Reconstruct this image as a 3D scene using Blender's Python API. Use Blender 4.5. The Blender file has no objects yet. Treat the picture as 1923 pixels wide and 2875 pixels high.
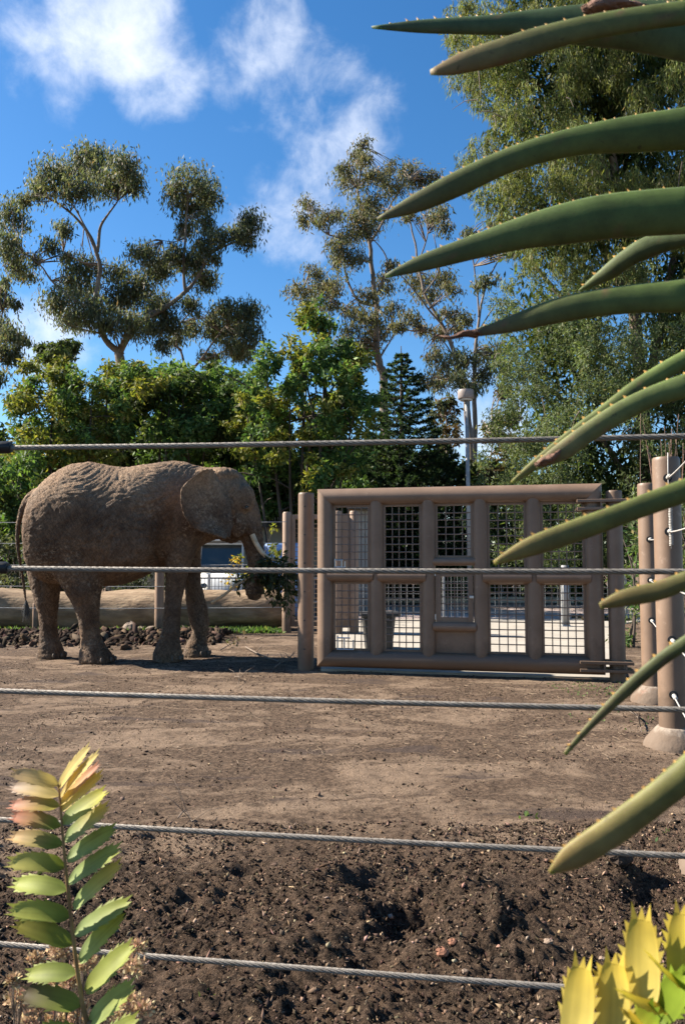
import bpy, bmesh, math, random
import numpy as np
from mathutils import Vector, Matrix, noise as mn

# ------------------------------------------------------------------ camera
sc = bpy.context.scene
F, CX, CY, HZ, CAMH = 2172.0, 961.5, 1437.5, 1580.0, 1.3
PITCH = math.atan((HZ - CY) / F)
cam = bpy.data.cameras.new('camera'); camo = bpy.data.objects.new('camera', cam)
sc.collection.objects.link(camo); sc.camera = camo
camo.location = (0, 0, CAMH); camo.rotation_euler = (math.pi/2 + PITCH, 0, 0)
cam.sensor_fit = 'VERTICAL'; cam.sensor_height = 5.6; cam.sensor_width = 5.6 * 0.668
cam.lens = 5.6 * F / 2875.0
cam.clip_start = 0.05; cam.clip_end = 3000
cam.dof.use_dof = True; cam.dof.focus_distance = 4.2; cam.dof.aperture_fstop = 1.8

# ------------------------------------------------------------------ light
SUN_AZ, SUN_EL = math.radians(-77.5), math.radians(37)     # azimuth clockwise from +Y
SD = Vector((math.sin(SUN_AZ)*math.cos(SUN_EL), math.cos(SUN_AZ)*math.cos(SUN_EL), math.sin(SUN_EL)))
sun = bpy.data.lights.new('sun', 'SUN'); sun.energy = 5.0; sun.angle = math.radians(0.5); sun.color = (1.0, 0.915, 0.79)
suno = bpy.data.objects.new('sun', sun); sc.collection.objects.link(suno)
suno.rotation_euler = (-SD).to_track_quat('-Z', 'Y').to_euler()
vs = sc.view_settings; vs.view_transform = 'Standard'; vs.look = 'None'; vs.gamma = 1.0; vs.use_curve_mapping = False
vs.exposure = 1.63

def pdir(x, y):
    u, v = (x-CX)/F, (y-CY)/F
    return Vector((u, math.cos(PITCH)+v*math.sin(PITCH), math.sin(PITCH)-v*math.cos(PITCH)))
def px(x, y, D):
    d = pdir(x, y); return Vector((0, 0, CAMH)) + d*(D/d.y)
def pg(x, y, z=0.0):
    d = pdir(x, y); return Vector((0, 0, CAMH)) + d*((z-CAMH)/d.z)
Q = 1923/1568.0

world = bpy.data.worlds.new('World'); sc.world = world; world.use_nodes = True
def build_world():
    nt = world.node_tree; N = nt.nodes; L = nt.links; N.clear()
    out = N.new('ShaderNodeOutputWorld'); bg = N.new('ShaderNodeBackground'); bg.inputs[1].default_value = 0.056
    L.new(bg.outputs[0], out.inputs[0])
    sky = N.new('ShaderNodeTexSky'); sky.sky_type = 'NISHITA'; sky.sun_disc = False
    sky.sun_elevation = SUN_EL; sky.sun_rotation = SUN_AZ
    sky.altitude = 100; sky.air_density = 1.0; sky.dust_density = 0.3; sky.ozone_density = 3.0
    hs = N.new('ShaderNodeHueSaturation'); hs.inputs['Saturation'].default_value = 1.28; hs.inputs['Value'].default_value = 1.10
    L.new(sky.outputs[0], hs.inputs['Color'])
    tc = N.new('ShaderNodeTexCoord')
    def math_(op, a, b=None, clamp=False):
        n = N.new('ShaderNodeMath'); n.operation = op; n.use_clamp = clamp
        for i, s in enumerate((a, b)):
            if s is None: continue
            if isinstance(s, (int, float)): n.inputs[i].default_value = s
            else: L.new(s, n.inputs[i])
        return n.outputs[0]
    def nz(scale, detail, rough, dist):
        n = N.new('ShaderNodeTexNoise'); n.inputs['Scale'].default_value = scale; n.inputs['Detail'].default_value = detail
        n.inputs['Roughness'].default_value = rough; n.inputs['Distortion'].default_value = dist
        L.new(tc.outputs['Generated'], n.inputs['Vector']); return n.outputs['Fac']
    fb = nz(8.0, 10, 0.58, 0.25); fine = nz(24.0, 8, 0.62, 0.35); lo = nz(1.7, 3, 0.5, 0.0)
    banks = [(340,60,170,.58),(430,200,140,.44),(170,160,190,.27),(740,90,120,.38),(660,180,160,.22),(880,260,160,.31),
             (1020,330,150,.32),(930,450,190,.43),(840,580,180,.45),(860,690,130,.30),(130,960,130,.5),(540,1010,120,.25),(1330,1150,200,.4)]
    bias = None
    for (x, y, r, w) in banks:
        d = pdir(x, y).normalized()
        dp = N.new('ShaderNodeVectorMath'); dp.operation = 'DOT_PRODUCT'; L.new(tc.outputs['Generated'], dp.inputs[0]); dp.inputs[1].default_value = d
        mr = N.new('ShaderNodeMapRange'); mr.interpolation_type = 'SMOOTHSTEP'; L.new(dp.outputs['Value'], mr.inputs[0])
        mr.inputs[1].default_value = math.cos(1.35*r/F); mr.inputs[2].default_value = 1.0; mr.inputs[3].default_value = 0; mr.inputs[4].default_value = w
        bias = mr.outputs[0] if bias is None else math_('MAXIMUM', bias, mr.outputs[0])
    gen = N.new('ShaderNodeMapRange'); gen.interpolation_type = 'SMOOTHSTEP'; L.new(lo, gen.inputs[0])
    gen.inputs[1].default_value = .60; gen.inputs[2].default_value = .75; gen.inputs[4].default_value = .3
    bias = math_('MAXIMUM', bias, gen.outputs[0])
    nn = math_('ADD', math_('MULTIPLY', fb, 1.0), math_('MULTIPLY', fine, .42))
    v = math_('ADD', nn, bias)
    mr = N.new('ShaderNodeMapRange'); mr.interpolation_type = 'SMOOTHSTEP'; L.new(v, mr.inputs[0])
    mr.inputs[1].default_value = .95; mr.inputs[2].default_value = 1.52; mr.inputs[3].default_value = 0; mr.inputs[4].default_value = .95
    mix = N.new('ShaderNodeMix'); mix.data_type = 'RGBA'
    L.new(mr.outputs[0], mix.inputs[0]); L.new(hs.outputs[0], mix.inputs[6]); mix.inputs[7].default_value = (6.5, 6.9, 7.7, 1)
    L.new(mix.outputs[2], bg.inputs[0])
build_world()

# ------------------------------------------------------------------ helpers
C = sc.collection
rng = np.random.default_rng(7); random.seed(7)

class MB:
    """collects shapes of ONE part"""
    def __init__(s): s.v = []; s.f = []; s.c = None
    def add(s, vs_, fs):
        o = len(s.v); s.v.extend([tuple(p) for p in vs_]); s.f.extend([tuple(i+o for i in f) for f in fs]); return s
    def box(s, c, size, ax=None, bev=0.0):
        c = Vector(c); ax = ax or (Vector((1,0,0)), Vector((0,1,0)), Vector((0,0,1)))
        hx, hy, hz = (k/2 for k in size)
        if bev <= 0:
            vs_ = [c + ax[0]*(hx*i) + ax[1]*(hy*j) + ax[2]*(hz*k) for k in (-1,1) for j in (-1,1) for i in (-1,1)]
            return s.add(vs_, [(0,2,3,1),(4,5,7,6),(0,1,5,4),(2,6,7,3),(0,4,6,2),(1,3,7,5)])
        bm = bmesh.new(); bmesh.ops.create_cube(bm, size=1)
        bmesh.ops.scale(bm, vec=size, verts=bm.verts)
        bmesh.ops.bevel(bm, geom=list(bm.edges), offset=bev, segments=2, affect='EDGES', profile=.6)
        bm.verts.ensure_lookup_table()
        vs_ = [c + ax[0]*v.co.x + ax[1]*v.co.y + ax[2]*v.co.z for v in bm.verts]
        fs = [[l.vert.index for l in f.loops] for f in bm.faces]; bm.free()
        return s.add(vs_, fs)
    def tube(s, pts, rad, n=8, cap=True, flat=None, twist=0.0, lump=0.0):
        pts = [Vector(p) for p in pts]
        if isinstance(rad, (int, float)): rad = [rad]*len(pts)
        up = None; rings = []
        for i, p in enumerate(pts):
            t = (pts[min(i+1, len(pts)-1)] - pts[max(i-1, 0)])
            if t.length < 1e-9: t = Vector((0,0,1))
            t.normalize()
            if up is None:
                up = Vector((0,0,1)) if abs(t.z) < .9 else Vector((0,1,0))
            a = up.cross(t)
            if a.length < 1e-6: a = Vector((1,0,0)).cross(t)
            a.normalize(); b = t.cross(a).normalized(); up = b
            ring = []
            for k in range(n):
                th = 2*math.pi*k/n + twist
                r = rad[i]
                if lump: r *= 1 + lump*mn.noise(p*3.1 + Vector((math.cos(th)*1.7, math.sin(th)*1.7, i*.3)))
                rb = r*(flat if flat else 1)
                ring.append(p + a*(math.cos(th)*r) + b*(math.sin(th)*rb))
            rings.append(ring)
        vs_ = [q for r in rings for q in r]; fs = []
        for i in range(len(pts)-1):
            for k in range(n):
                k2 = (k+1) % n; fs.append((i*n+k, i*n+k2, (i+1)*n+k2, (i+1)*n+k))
        if cap: fs.append(tuple(range(n))[::-1]); fs.append(tuple((len(pts)-1)*n+k for k in range(n)))
        return s.add(vs_, fs)
    def rings(s, rings, cap=True):
        n = len(rings[0]); vs_ = [q for r in rings for q in r]; fs = []
        for i in range(len(rings)-1):
            for k in range(n):
                k2 = (k+1) % n; fs.append((i*n+k, i*n+k2, (i+1)*n+k2, (i+1)*n+k))
        if cap: fs.append(tuple(range(n))[::-1]); fs.append(tuple((len(rings)-1)*n+k for k in range(n)))
        return s.add(vs_, fs)
    def ell(s, c, r, n=12, m=8, jit=0.0):
        c = Vector(c); rr = []
        for i in range(m+1):
            ph = -math.pi/2 + math.pi*i/m; ph = max(-1.5, min(1.5, ph))
            rr.append([c + Vector((r[0]*math.cos(ph)*math.cos(2*math.pi*k/n), r[1]*math.cos(ph)*math.sin(2*math.pi*k/n), r[2]*math.sin(ph)))*(1+jit*mn.noise(c*3+Vector((k*.9, i*.8, 1.3)))) for k in range(n)])
        return s.rings(rr)
    def lathe(s, c, prof, n=20):
        c = Vector(c)
        return s.rings([[c + Vector((r*math.cos(2*math.pi*k/n), r*math.sin(2*math.pi*k/n), z)) for k in range(n)] for (r, z) in prof])

def add_mesh(name, me, m=None, parent=None, smooth=False):
    o = bpy.data.objects.new(name, me); C.objects.link(o)
    if m: me.materials.append(m)
    if smooth:
        me.polygons.foreach_set('use_smooth', [True]*len(me.polygons)); 
    if parent: o.parent = parent; o.location = -Vector(parent.get('_loc', (0,0,0)))
    return o
def obj(name, mb, m=None, parent=None, smooth=False, auto=None):
    me = bpy.data.meshes.new(name); me.from_pydata(mb.v, [], mb.f); me.update()
    o = add_mesh(name, me, m, parent, smooth or auto is not None)
    if auto is not None:
        me.set_sharp_from_angle(angle=math.radians(auto))
    if mb.c is not None:
        at = me.color_attributes.new('Col', 'FLOAT_COLOR', 'POINT'); at.data.foreach_set('color', np.asarray(mb.c, np.float32).ravel())
    return o
def np_mesh(name, V, Fa, m=None, parent=None, cols=None, smooth=False):
    V = np.asarray(V, np.float32).reshape(-1, 3); Fa = np.asarray(Fa, np.int32); k = Fa.shape[1]
    me = bpy.data.meshes.new(name)
    me.vertices.add(len(V)); me.vertices.foreach_set('co', V.ravel())
    me.loops.add(Fa.size); me.loops.foreach_set('vertex_index', Fa.ravel())
    me.polygons.add(len(Fa)); me.polygons.foreach_set('loop_start', np.arange(0, Fa.size, k, dtype=np.int32))
    me.update(calc_edges=True); me.validate()
    if cols is not None:
        at = me.color_attributes.new('Col', 'FLOAT_COLOR', 'POINT'); at.data.foreach_set('color', np.asarray(cols, np.float32).ravel())
    return add_mesh(name, me, m, parent, smooth)
def tag(o, label, cat, group=None):
    o['label'] = label; o['category'] = cat
    if group: o['group'] = group
    return o
def thing(name, label, cat, loc, group=None):
    o = bpy.data.objects.new(name, None); C.objects.link(o); loc = Vector(loc)
    o.location = loc; o['_loc'] = tuple(loc); o.empty_display_size = .1
    return tag(o, label, cat, group)
def struct(o): o['kind'] = 'structure'; return o
def stuff(o): o['kind'] = 'stuff'; return o

def crom(P, n):
    """Catmull-Rom through points, n samples"""
    P = [Vector(p) for p in P]; out = []
    for i in range(n):
        t = i/(n-1)*(len(P)-1); k = min(int(t), len(P)-2); f = t-k
        p0, p1, p2, p3 = P[max(k-1,0)], P[k], P[k+1], P[min(k+2, len(P)-1)]
        out.append(.5*((2*p1) + (p2-p0)*f + (2*p0-5*p1+4*p2-p3)*f*f + (3*p1-p0-3*p2+p3)*f**3))
    return out

# ------------------------------------------------------------------ materials
def new_mat(name):
    m = bpy.data.materials.new(name); m.use_nodes = True; nt = m.node_tree; nt.nodes.clear()
    return m, nt.nodes, nt.links
def lin(*c): return tuple(c) + ((1.0,) if len(c) == 3 else ())
def surf(name, stops, scale=6.0, rough=.8, bump=.2, bscale=40.0, detail=6, metal=0.0, spec=.3, aniso=(1,1,1), wear=None, distort=.3, coat=0, mud=0):
    """noise-mixed colour with fine relief; stops = [(pos, colour)]"""
    m, N, L = new_mat(name)
    out = N.new('ShaderNodeOutputMaterial'); b = N.new('ShaderNodeBsdfPrincipled'); L.new(b.outputs[0], out.inputs[0])
    tc = N.new('ShaderNodeTexCoord'); mp = N.new('ShaderNodeMapping'); mp.inputs['Scale'].default_value = aniso
    L.new(tc.outputs['Object'], mp.inputs[0])
    n = N.new('ShaderNodeTexNoise'); n.inputs['Scale'].default_value = scale; n.inputs['Detail'].default_value = detail
    n.inputs['Roughness'].default_value = .6; n.inputs['Distortion'].default_value = distort; L.new(mp.outputs[0], n.inputs['Vector'])
    r = N.new('ShaderNodeValToRGB'); cr = r.color_ramp
    while len(cr.elements) < len(stops): cr.elements.new(.5)
    for e, (p, c) in zip(cr.elements, stops): e.position = p; e.color = lin(*c)
    L.new(n.outputs['Fac'], r.inputs[0]); col = r.outputs[0]
    if wear:
        n2 = N.new('ShaderNodeTexNoise'); n2.inputs['Scale'].default_value = wear[1]; n2.inputs['Detail'].default_value = 8; n2.inputs['Roughness'].default_value = .7
        L.new(tc.outputs['Object'], n2.inputs['Vector'])
        mr = N.new('ShaderNodeMapRange'); mr.inputs[1].default_value = wear[2]; mr.inputs[2].default_value = wear[2]+.12; L.new(n2.outputs['Fac'], mr.inputs[0])
        mx = N.new('ShaderNodeMix'); mx.data_type = 'RGBA'; L.new(mr.outputs[0], mx.inputs[0]); L.new(col, mx.inputs[6]); mx.inputs[7].default_value = lin(*wear[0]); col = mx.outputs[2]
    if mud:                                              # soil splashed and rubbed on near the ground
        sx = N.new('ShaderNodeSeparateXYZ'); L.new(tc.outputs['Object'], sx.inputs[0])
        n4 = N.new('ShaderNodeTexNoise'); n4.inputs['Scale'].default_value = 6; n4.inputs['Detail'].default_value = 9; n4.inputs['Roughness'].default_value = .72; L.new(tc.outputs['Object'], n4.inputs['Vector'])
        ma = N.new('ShaderNodeMath'); ma.operation = 'MULTIPLY_ADD'; ma.inputs[1].default_value = -2.6*mud; L.new(n4.outputs['Fac'], ma.inputs[0]); L.new(sx.outputs['Z'], ma.inputs[2])
        mr2 = N.new('ShaderNodeMapRange'); mr2.inputs[1].default_value = -.55*mud; mr2.inputs[2].default_value = -.05*mud; mr2.inputs[3].default_value = .8; mr2.inputs[4].default_value = 0; L.new(ma.outputs[0], mr2.inputs[0])
        mx2 = N.new('ShaderNodeMix'); mx2.data_type = 'RGBA'; L.new(mr2.outputs[0], mx2.inputs[0]); L.new(col, mx2.inputs[6]); mx2.inputs[7].default_value = (.105,.070,.047,1); col = mx2.outputs[2]
    L.new(col, b.inputs['Base Color'])
    b.inputs['Roughness'].default_value = rough; b.inputs['Metallic'].default_value = metal; b.inputs['Specular IOR Level'].default_value = spec
    if coat: b.inputs['Coat Weight'].default_value = coat
    if bump:
        n3 = N.new('ShaderNodeTexNoise'); n3.inputs['Scale'].default_value = bscale; n3.inputs['Detail'].default_value = 5; L.new(mp.outputs[0], n3.inputs['Vector'])
        bp = N.new('ShaderNodeBump'); bp.inputs['Strength'].default_value = bump; bp.inputs['Distance'].default_value = .02
        L.new(n3.outputs['Fac'], bp.inputs['Height']); L.new(bp.outputs[0], b.inputs['Normal'])
    return m
def leafmat(name, trans=.3, rough=.5, spec=.35, tint=(1.25,1.2,.6)):
    m, N, L = new_mat(name)
    out = N.new('ShaderNodeOutputMaterial'); at = N.new('ShaderNodeAttribute'); at.attribute_name = 'Col'
    b = N.new('ShaderNodeBsdfPrincipled'); b.inputs['Roughness'].default_value = rough; b.inputs['Specular IOR Level'].default_value = spec
    L.new(at.outputs['Color'], b.inputs['Base Color'])
    t = N.new('ShaderNodeBsdfTranslucent'); vm = N.new('ShaderNodeVectorMath'); vm.operation = 'MULTIPLY'; vm.inputs[1].default_value = tint
    L.new(at.outputs['Color'], vm.inputs[0]); L.new(vm.outputs[0], t.inputs['Color'])
    mx = N.new('ShaderNodeMixShader'); mx.inputs[0].default_value = trans
    L.new(b.outputs[0], mx.inputs[1]); L.new(t.outputs[0], mx.inputs[2]); L.new(mx.outputs[0], out.inputs[0])
    return m

M = {}
M['paint'] = surf('brown_paint', [(.3,(.150,.096,.063)),(.7,(.205,.136,.092))], mud=.34, scale=3, rough=.5, bump=.06, bscale=90, spec=.4, wear=((.25,.175,.125),9,.60))
M['paint_far'] = surf('tan_paint', [(.3,(.22,.142,.095)),(.7,(.28,.187,.128))], mud=.3, scale=3, rough=.55, bump=.05, bscale=60)
M['wire'] = surf('painted_wire', [(.3,(.12,.085,.065)),(.7,(.20,.14,.11))], scale=20, rough=.5, bump=0)
M['steel'] = surf('galvanised_steel', [(.3,(.42,.42,.41)),(.7,(.60,.59,.57))], scale=12, rough=.42, metal=.7, bump=.05)
M['cable'] = surf('weathered_cable', [(.3,(.15,.132,.112)),(.7,(.27,.245,.215))], scale=60, rough=.55, metal=.3, bump=.12, bscale=300)
M['blackrub'] = surf('black_sleeve', [(.3,(.012,.012,.013)),(.7,(.03,.03,.032))], scale=30, rough=.45, bump=.05)
M['white_rope'] = surf('white_cable', [(.3,(.30,.285,.26)),(.7,(.42,.40,.37))], scale=30, rough=.5, bump=.1)
M['concrete'] = surf('pale_concrete', [(.25,(.27,.24,.20)),(.75,(.37,.335,.285))], scale=2.2, rough=.9, bump=.12, bscale=60, wear=((.33,.28,.23),1.4,.62))
M['footing'] = surf('white_footing', [(.3,(.22,.175,.135)),(.7,(.33,.28,.23))], mud=.13, scale=9, rough=.9, bump=.3, bscale=30, wear=((.30,.16,.11),8,.58))
M['road'] = surf('pink_paving', [(.3,(.30,.23,.205)),(.7,(.40,.32,.285))], scale=1.6, rough=.9, bump=.15, bscale=25)
M['kerb'] = surf('kerb_concrete', [(.3,(.45,.42,.37)),(.7,(.58,.54,.48))], scale=4, rough=.9, bump=.15)
M['log'] = surf('log_wood', [(.25,(.10,.065,.04)),(.5,(.22,.15,.09)),(.75,(.34,.25,.16))], scale=4.0, rough=.9, bump=.9, bscale=14, aniso=(.5,1.6,1.6))
M['bark'] = surf('eucalyptus_bark', [(.3,(.09,.068,.05)),(.55,(.19,.15,.12)),(.8,(.34,.29,.25))], scale=2.4, rough=.9, bump=.3, aniso=(1,1,.35))
M['darkbark'] = surf('dark_bark', [(.3,(.035,.027,.02)),(.7,(.09,.07,.055))], scale=4, rough=.9, bump=.4, aniso=(1,1,.35))
M['twig'] = surf('dry_twig', [(.3,(.11,.08,.06)),(.7,(.22,.17,.13))], scale=20, rough=.9, bump=.2)
M['palewood'] = surf('peeled_wood', [(.3,(.34,.22,.12)),(.7,(.48,.34,.20))], scale=20, rough=.8, bump=.2)
M['beige'] = surf('beige_wall', [(.3,(.30,.27,.20)),(.7,(.38,.34,.26))], scale=2, rough=.9, bump=.1)
M['fascia'] = surf('dark_fascia', [(.3,(.06,.06,.058)),(.7,(.11,.11,.105))], scale=4, rough=.7, bump=.05)
M['white'] = surf('white_plastic', [(.3,(.55,.55,.53)),(.7,(.66,.66,.64))], scale=3, rough=.35, bump=.0, spec=.5)
M['blue'] = surf('blue_tarp', [(.3,(.16,.26,.45)),(.7,(.24,.36,.58))], scale=6, rough=.6, bump=.3, bscale=8)
M['grey'] = surf('grey_metal', [(.3,(.20,.20,.20)),(.7,(.30,.30,.30))], scale=8, rough=.5, metal=.3, bump=.05)
M['lamp'] = surf('lamp_bronze', [(.3,(.22,.18,.165)),(.7,(.30,.25,.23))], scale=8, rough=.5, bump=.03)
M['darkplastic'] = surf('dark_plastic', [(.3,(.03,.03,.03)),(.7,(.06,.058,.055))], scale=9, rough=.45, bump=.08)
M['glass'] = surf('tinted_glass', [(.3,(.02,.026,.024)),(.7,(.035,.042,.04))], scale=2, rough=.06, bump=0, spec=.8)
M['tyre'] = surf('rubber_tyre', [(.3,(.015,.015,.015)),(.7,(.03,.03,.03))], scale=9, rough=.8, bump=.1)
M['ivory'] = surf('stained_ivory', [(.3,(.36,.25,.14)),(.55,(.55,.43,.28)),(.8,(.70,.60,.44))], scale=5, rough=.4, bump=.1, aniso=(1,1,3))
M['rock'] = surf('brown_rock', [(.3,(.12,.09,.07)),(.7,(.26,.20,.155))], scale=8, rough=.95, bump=.6, bscale=16)
M['clod'] = surf('soil_clod', [(.3,(.024,.017,.012)),(.55,(.050,.034,.025)),(.85,(.115,.078,.055))], scale=25, rough=.95, bump=.6, bscale=90)
M['wetclod'] = surf('wet_clod', [(.25,(.014,.010,.008)),(.55,(.034,.024,.018)),(.85,(.085,.058,.042))], scale=9, rough=.9, bump=.6, bscale=60)
M['straw'] = surf('straw', [(.3,(.12,.08,.05)),(.7,(.32,.24,.165))], scale=9, rough=.8, bump=0)
M['aloedry'] = surf('withered_aloe', [(.3,(.10,.05,.035)),(.7,(.27,.15,.10))], scale=60, rough=.8, bump=.8, bscale=120, aniso=(.4,1,1))
M['spine'] = surf('aloe_spine', [(.3,(.42,.22,.06)),(.7,(.60,.36,.10))], scale=40, rough=.5, bump=0)
M['pot'] = surf('shed_white', [(.3,(.22,.20,.17)),(.7,(.30,.28,.25))], scale=4, rough=.8, bump=.05)
M['timber'] = surf('brown_timber', [(.3,(.20,.12,.07)),(.7,(.32,.20,.12))], scale=5, rough=.8, bump=.2, aniso=(3,3,.4))
M['leaf'] = leafmat('tree_leaf', trans=.42, rough=.6, spec=.2)
M['cycadleaf'] = leafmat('cycad_leaf', trans=.45, rough=.55, spec=.2, tint=(1.15,1.1,.7))
M['crumb'] = leafmat('crumb', trans=0.0, rough=.95, spec=.08)
M['petal'] = leafmat('dry_petal', trans=.25, rough=.8, spec=.1, tint=(1,1,1))
M['rachis'] = surf('frond_rachis', [(.3,(.16,.085,.04)),(.7,(.30,.19,.07))], scale=30, rough=.5, bump=.05)
M['brickchip'] = surf('brick_chip', [(.3,(.20,.085,.05)),(.7,(.28,.14,.085))], scale=30, rough=.9, bump=.3)
M['pebble'] = surf('pebble', [(.3,(.17,.12,.085)),(.7,(.26,.195,.145))], scale=30, rough=.9, bump=.2)
M['redtwig'] = surf('red_twig', [(.3,(.16,.09,.065)),(.7,(.28,.18,.14))], scale=20, rough=.8, bump=.1)

# ------------------------------------------------------------------ ground
def ground_mat():
    m, N, L = new_mat('bare_soil')
    out = N.new('ShaderNodeOutputMaterial'); b = N.new('ShaderNodeBsdfPrincipled'); L.new(b.outputs[0], out.inputs[0])
    tc = N.new('ShaderNodeTexCoord'); P = tc.outputs['Object']
    def nz(scale, detail=6, rough=.6, aniso=(1,1,1), dist=.3):
        mp = N.new('ShaderNodeMapping'); mp.inputs['Scale'].default_value = aniso; L.new(P, mp.inputs[0])
        n = N.new('ShaderNodeTexNoise'); n.inputs['Scale'].default_value = scale; n.inputs['Detail'].default_value = detail
        n.inputs['Roughness'].default_value = rough; n.inputs['Distortion'].default_value = dist; L.new(mp.outputs[0], n.inputs['Vector']); return n.outputs['Fac']
    def mrange(x, a, c, d=0.0, e=1.0):
        r = N.new('ShaderNodeMapRange'); r.interpolation_type = 'SMOOTHSTEP'; L.new(x, r.inputs[0])
        for i, k in enumerate((a, c, d, e)): r.inputs[i+1].default_value = k
        return r.outputs[0]
    def mx(f, a, c):
        n = N.new('ShaderNodeMix'); n.data_type = 'RGBA'
        if isinstance(f, float): n.inputs[0].default_value = f
        else: L.new(f, n.inputs[0])
        for s, k in ((a, 6), (c, 7)):
            if isinstance(s, tuple): n.inputs[k].default_value = lin(*s)
            else: L.new(s, n.inputs[k])
        return n.outputs[2]
    def mt(op, a, c):
        n = N.new('ShaderNodeMath'); n.operation = op
        for i, s in enumerate((a, c)):
            if isinstance(s, (int, float)): n.inputs[i].default_value = s
            else: L.new(s, n.inputs[i])
        return n.outputs[0]
    grain = nz(55, 8, .75); speck = nz(160, 4, .7)
    mid = mx(mrange(nz(30, 8, .8), .40, .62), (.060,.041,.029), (.185,.126,.086))
    patches = mrange(nz(1.1, 7, .68, (.75,1.5,1), 1.0), .47, .60)
    tan = mx(mrange(grain, .3, .7), (.19,.132,.090), (.315,.228,.160))
    col = mx(mt('MULTIPLY', patches, .92), mid, tan)
    col = mx(mt('MULTIPLY', mrange(nz(9, 7, .75, (.8,1.3,1), .6), .54, .68), .65), col, (.050,.033,.023))
    damp = mrange(nz(1.5, 3, .5, (.5,1.9,1), .5), .60, .67)
    col = mx(mt('MULTIPLY', damp, .75), col, (.075,.055,.047))
    # freshly turned dark soil along the near fence
    sx = N.new('ShaderNodeSeparateXYZ'); L.new(P, sx.inputs[0])
    edge = mt('ADD', sx.outputs['Y'], mt('MULTIPLY', mt('SUBTRACT', nz(1.4, 5, .65), .5), 1.6))
    edge = mt('ADD', edge, mt('MULTIPLY', sx.outputs['X'], -.12))
    near = mrange(edge, 3.15, 3.85, 1.0, 0.0)
    dark = mx(mrange(nz(40, 9, .8), .40, .62), (.016,.011,.008), (.125,.083,.056))
    dark = mx(mt('MULTIPLY', mrange(nz(3.2, 7, .75), .48, .66), .8), dark, (.135,.088,.058))
    col = mx(near, col, dark)
    # crumbs and chaff
    col = mx(mt('MULTIPLY', mrange(speck, .58, .70), .7), col, (.30,.215,.145))
    col = mx(mt('MULTIPLY', mrange(nz(120, 3, .6, (1,1,1), 1.0), .60, .68), .7), col, (.026,.019,.015))
    # weeds near the gate hinge
    g = mrange(nz(5, 5, .7), .60, .72)
    wx = mrange(sx.outputs['X'], 1.6, 2.4); wy = mrange(sx.outputs['Y'], 6.8, 7.6); 
    col = mx(mt('MULTIPLY', mt('MULTIPLY', g, .5), mt('MULTIPLY', wx, wy)), col, (.10,.105,.045))
    L.new(col, b.inputs['Base Color']); b.inputs['Roughness'].default_value = .95; b.inputs['Specular IOR Level'].default_value = .12
    bp = N.new('ShaderNodeBump'); bp.inputs['Strength'].default_value = 1.0; bp.inputs['Distance'].default_value = .030
    h = mt('ADD', grain, mt('MULTIPLY', nz(140, 5, .7), .5)); L.new(h, bp.inputs['Height']); L.new(bp.outputs[0], b.inputs['Normal'])
    return m
M['soil'] = ground_mat()

PITS = []   # (x, y, radius, depth)
for (x, y, r, d) in [(1200,2560,.13,-.075),(1060,2470,.11,-.05),(1270,2440,.16,-.05),(1130,2600,.12,-.06),(1320,2600,.22,.06),(1420,2660,.15,.04),(40,2420,.18,-.06),
                     (880,2480,.20,.035),(1740,2480,.10,.07),(1800,2510,.11,-.05),(500,2520,.2,.03),(760,2680,.2,.03),(1480,2580,.12,-.05),(430,2345,.05,-.05),(180,2520,.25,.03),
                     (1300,2500,.12,.05),(980,2600,.18,.03),(1560,2400,.22,.02),(700,2440,.08,-.035),(1040,2710,.09,-.04)]:
    g = pg(x, y); PITS.append((g.x, g.y, r, d*1.5))
def gh(x, y):
    v = Vector((x, y, 0))
    far = max(0.0, min(1.0, (y-3.0)/1.2)); nearw = 1-far
    z = .012*mn.fractal(v*1.3, 1.0, 2.0, 4) + (.010+.016*nearw)*mn.fractal(v*5.2, .9, 2.1, 5)
    if y < 13:
        z += (.005+.016*nearw)*mn.fractal(v*21 + Vector((3,1,0)), .8, 2.1, 4)
        z += (.0035+.007*nearw)*abs(mn.fractal(v*47 + Vector((1,8,0)), .7, 2.1, 2))
        z += .010*far*max(0.0, mn.fractal(v*9 + Vector((7,2,0)), .8, 2.1, 3)-.12)
    for (a, b_, r, d) in PITS:
        q = ((x-a)**2 + (y-b_)**2)/(r*r)
        if q < 6: z += d*math.exp(-q)*(1+.5*mn.noise(v*14))
    k = max(0.0, min(1.0, (16-y)/3)); z *= k
    if y > 8.4 and x > -.35: z = min(z, -.004) if y > 9.5-.23*(x+.3) else z*.5
    return z
def graded(parts):
    out = []
    for (a, b_, n) in parts: out += list(np.linspace(a, b_, n, endpoint=False))
    return out
xs = graded([(-2.0,2.2,300)]); xs = graded([(-5,-2,70)]) + xs + graded([(2.2,5,70)])
xs = [-1500,-600,-250,-100,-50,-28,-18,-12,-9,-7.5,-6.5,-5.7] + xs + [5.0,5.7,6.5,7.5,9,12,18,28,50,100,250,600,1500]
ys = [-60,-20,-8,-3,-1,0,.8,1.3,1.7] + graded([(1.9,4.6,210),(4.6,8,110),(8,14,70),(14,20,20)]) + [20,22,25,30,38,50,80,140,300,700,1500,2600]
GV = np.zeros((len(ys), len(xs), 3), np.float32)
for j, y in enumerate(ys):
    for i, x in enumerate(xs):
        GV[j, i] = (x, y, gh(x, y) if (1.7 < y < 16 and abs(x) < 8) else 0.0)
nx, ny = len(xs), len(ys)
ii, jj = np.meshgrid(np.arange(nx-1), np.arange(ny-1)); k0 = (jj*nx+ii).ravel()
struct(np_mesh('ground', GV.reshape(-1,3), np.stack([k0, k0+1, k0+1+nx, k0+nx], 1), M['soil'], smooth=True))

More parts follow.
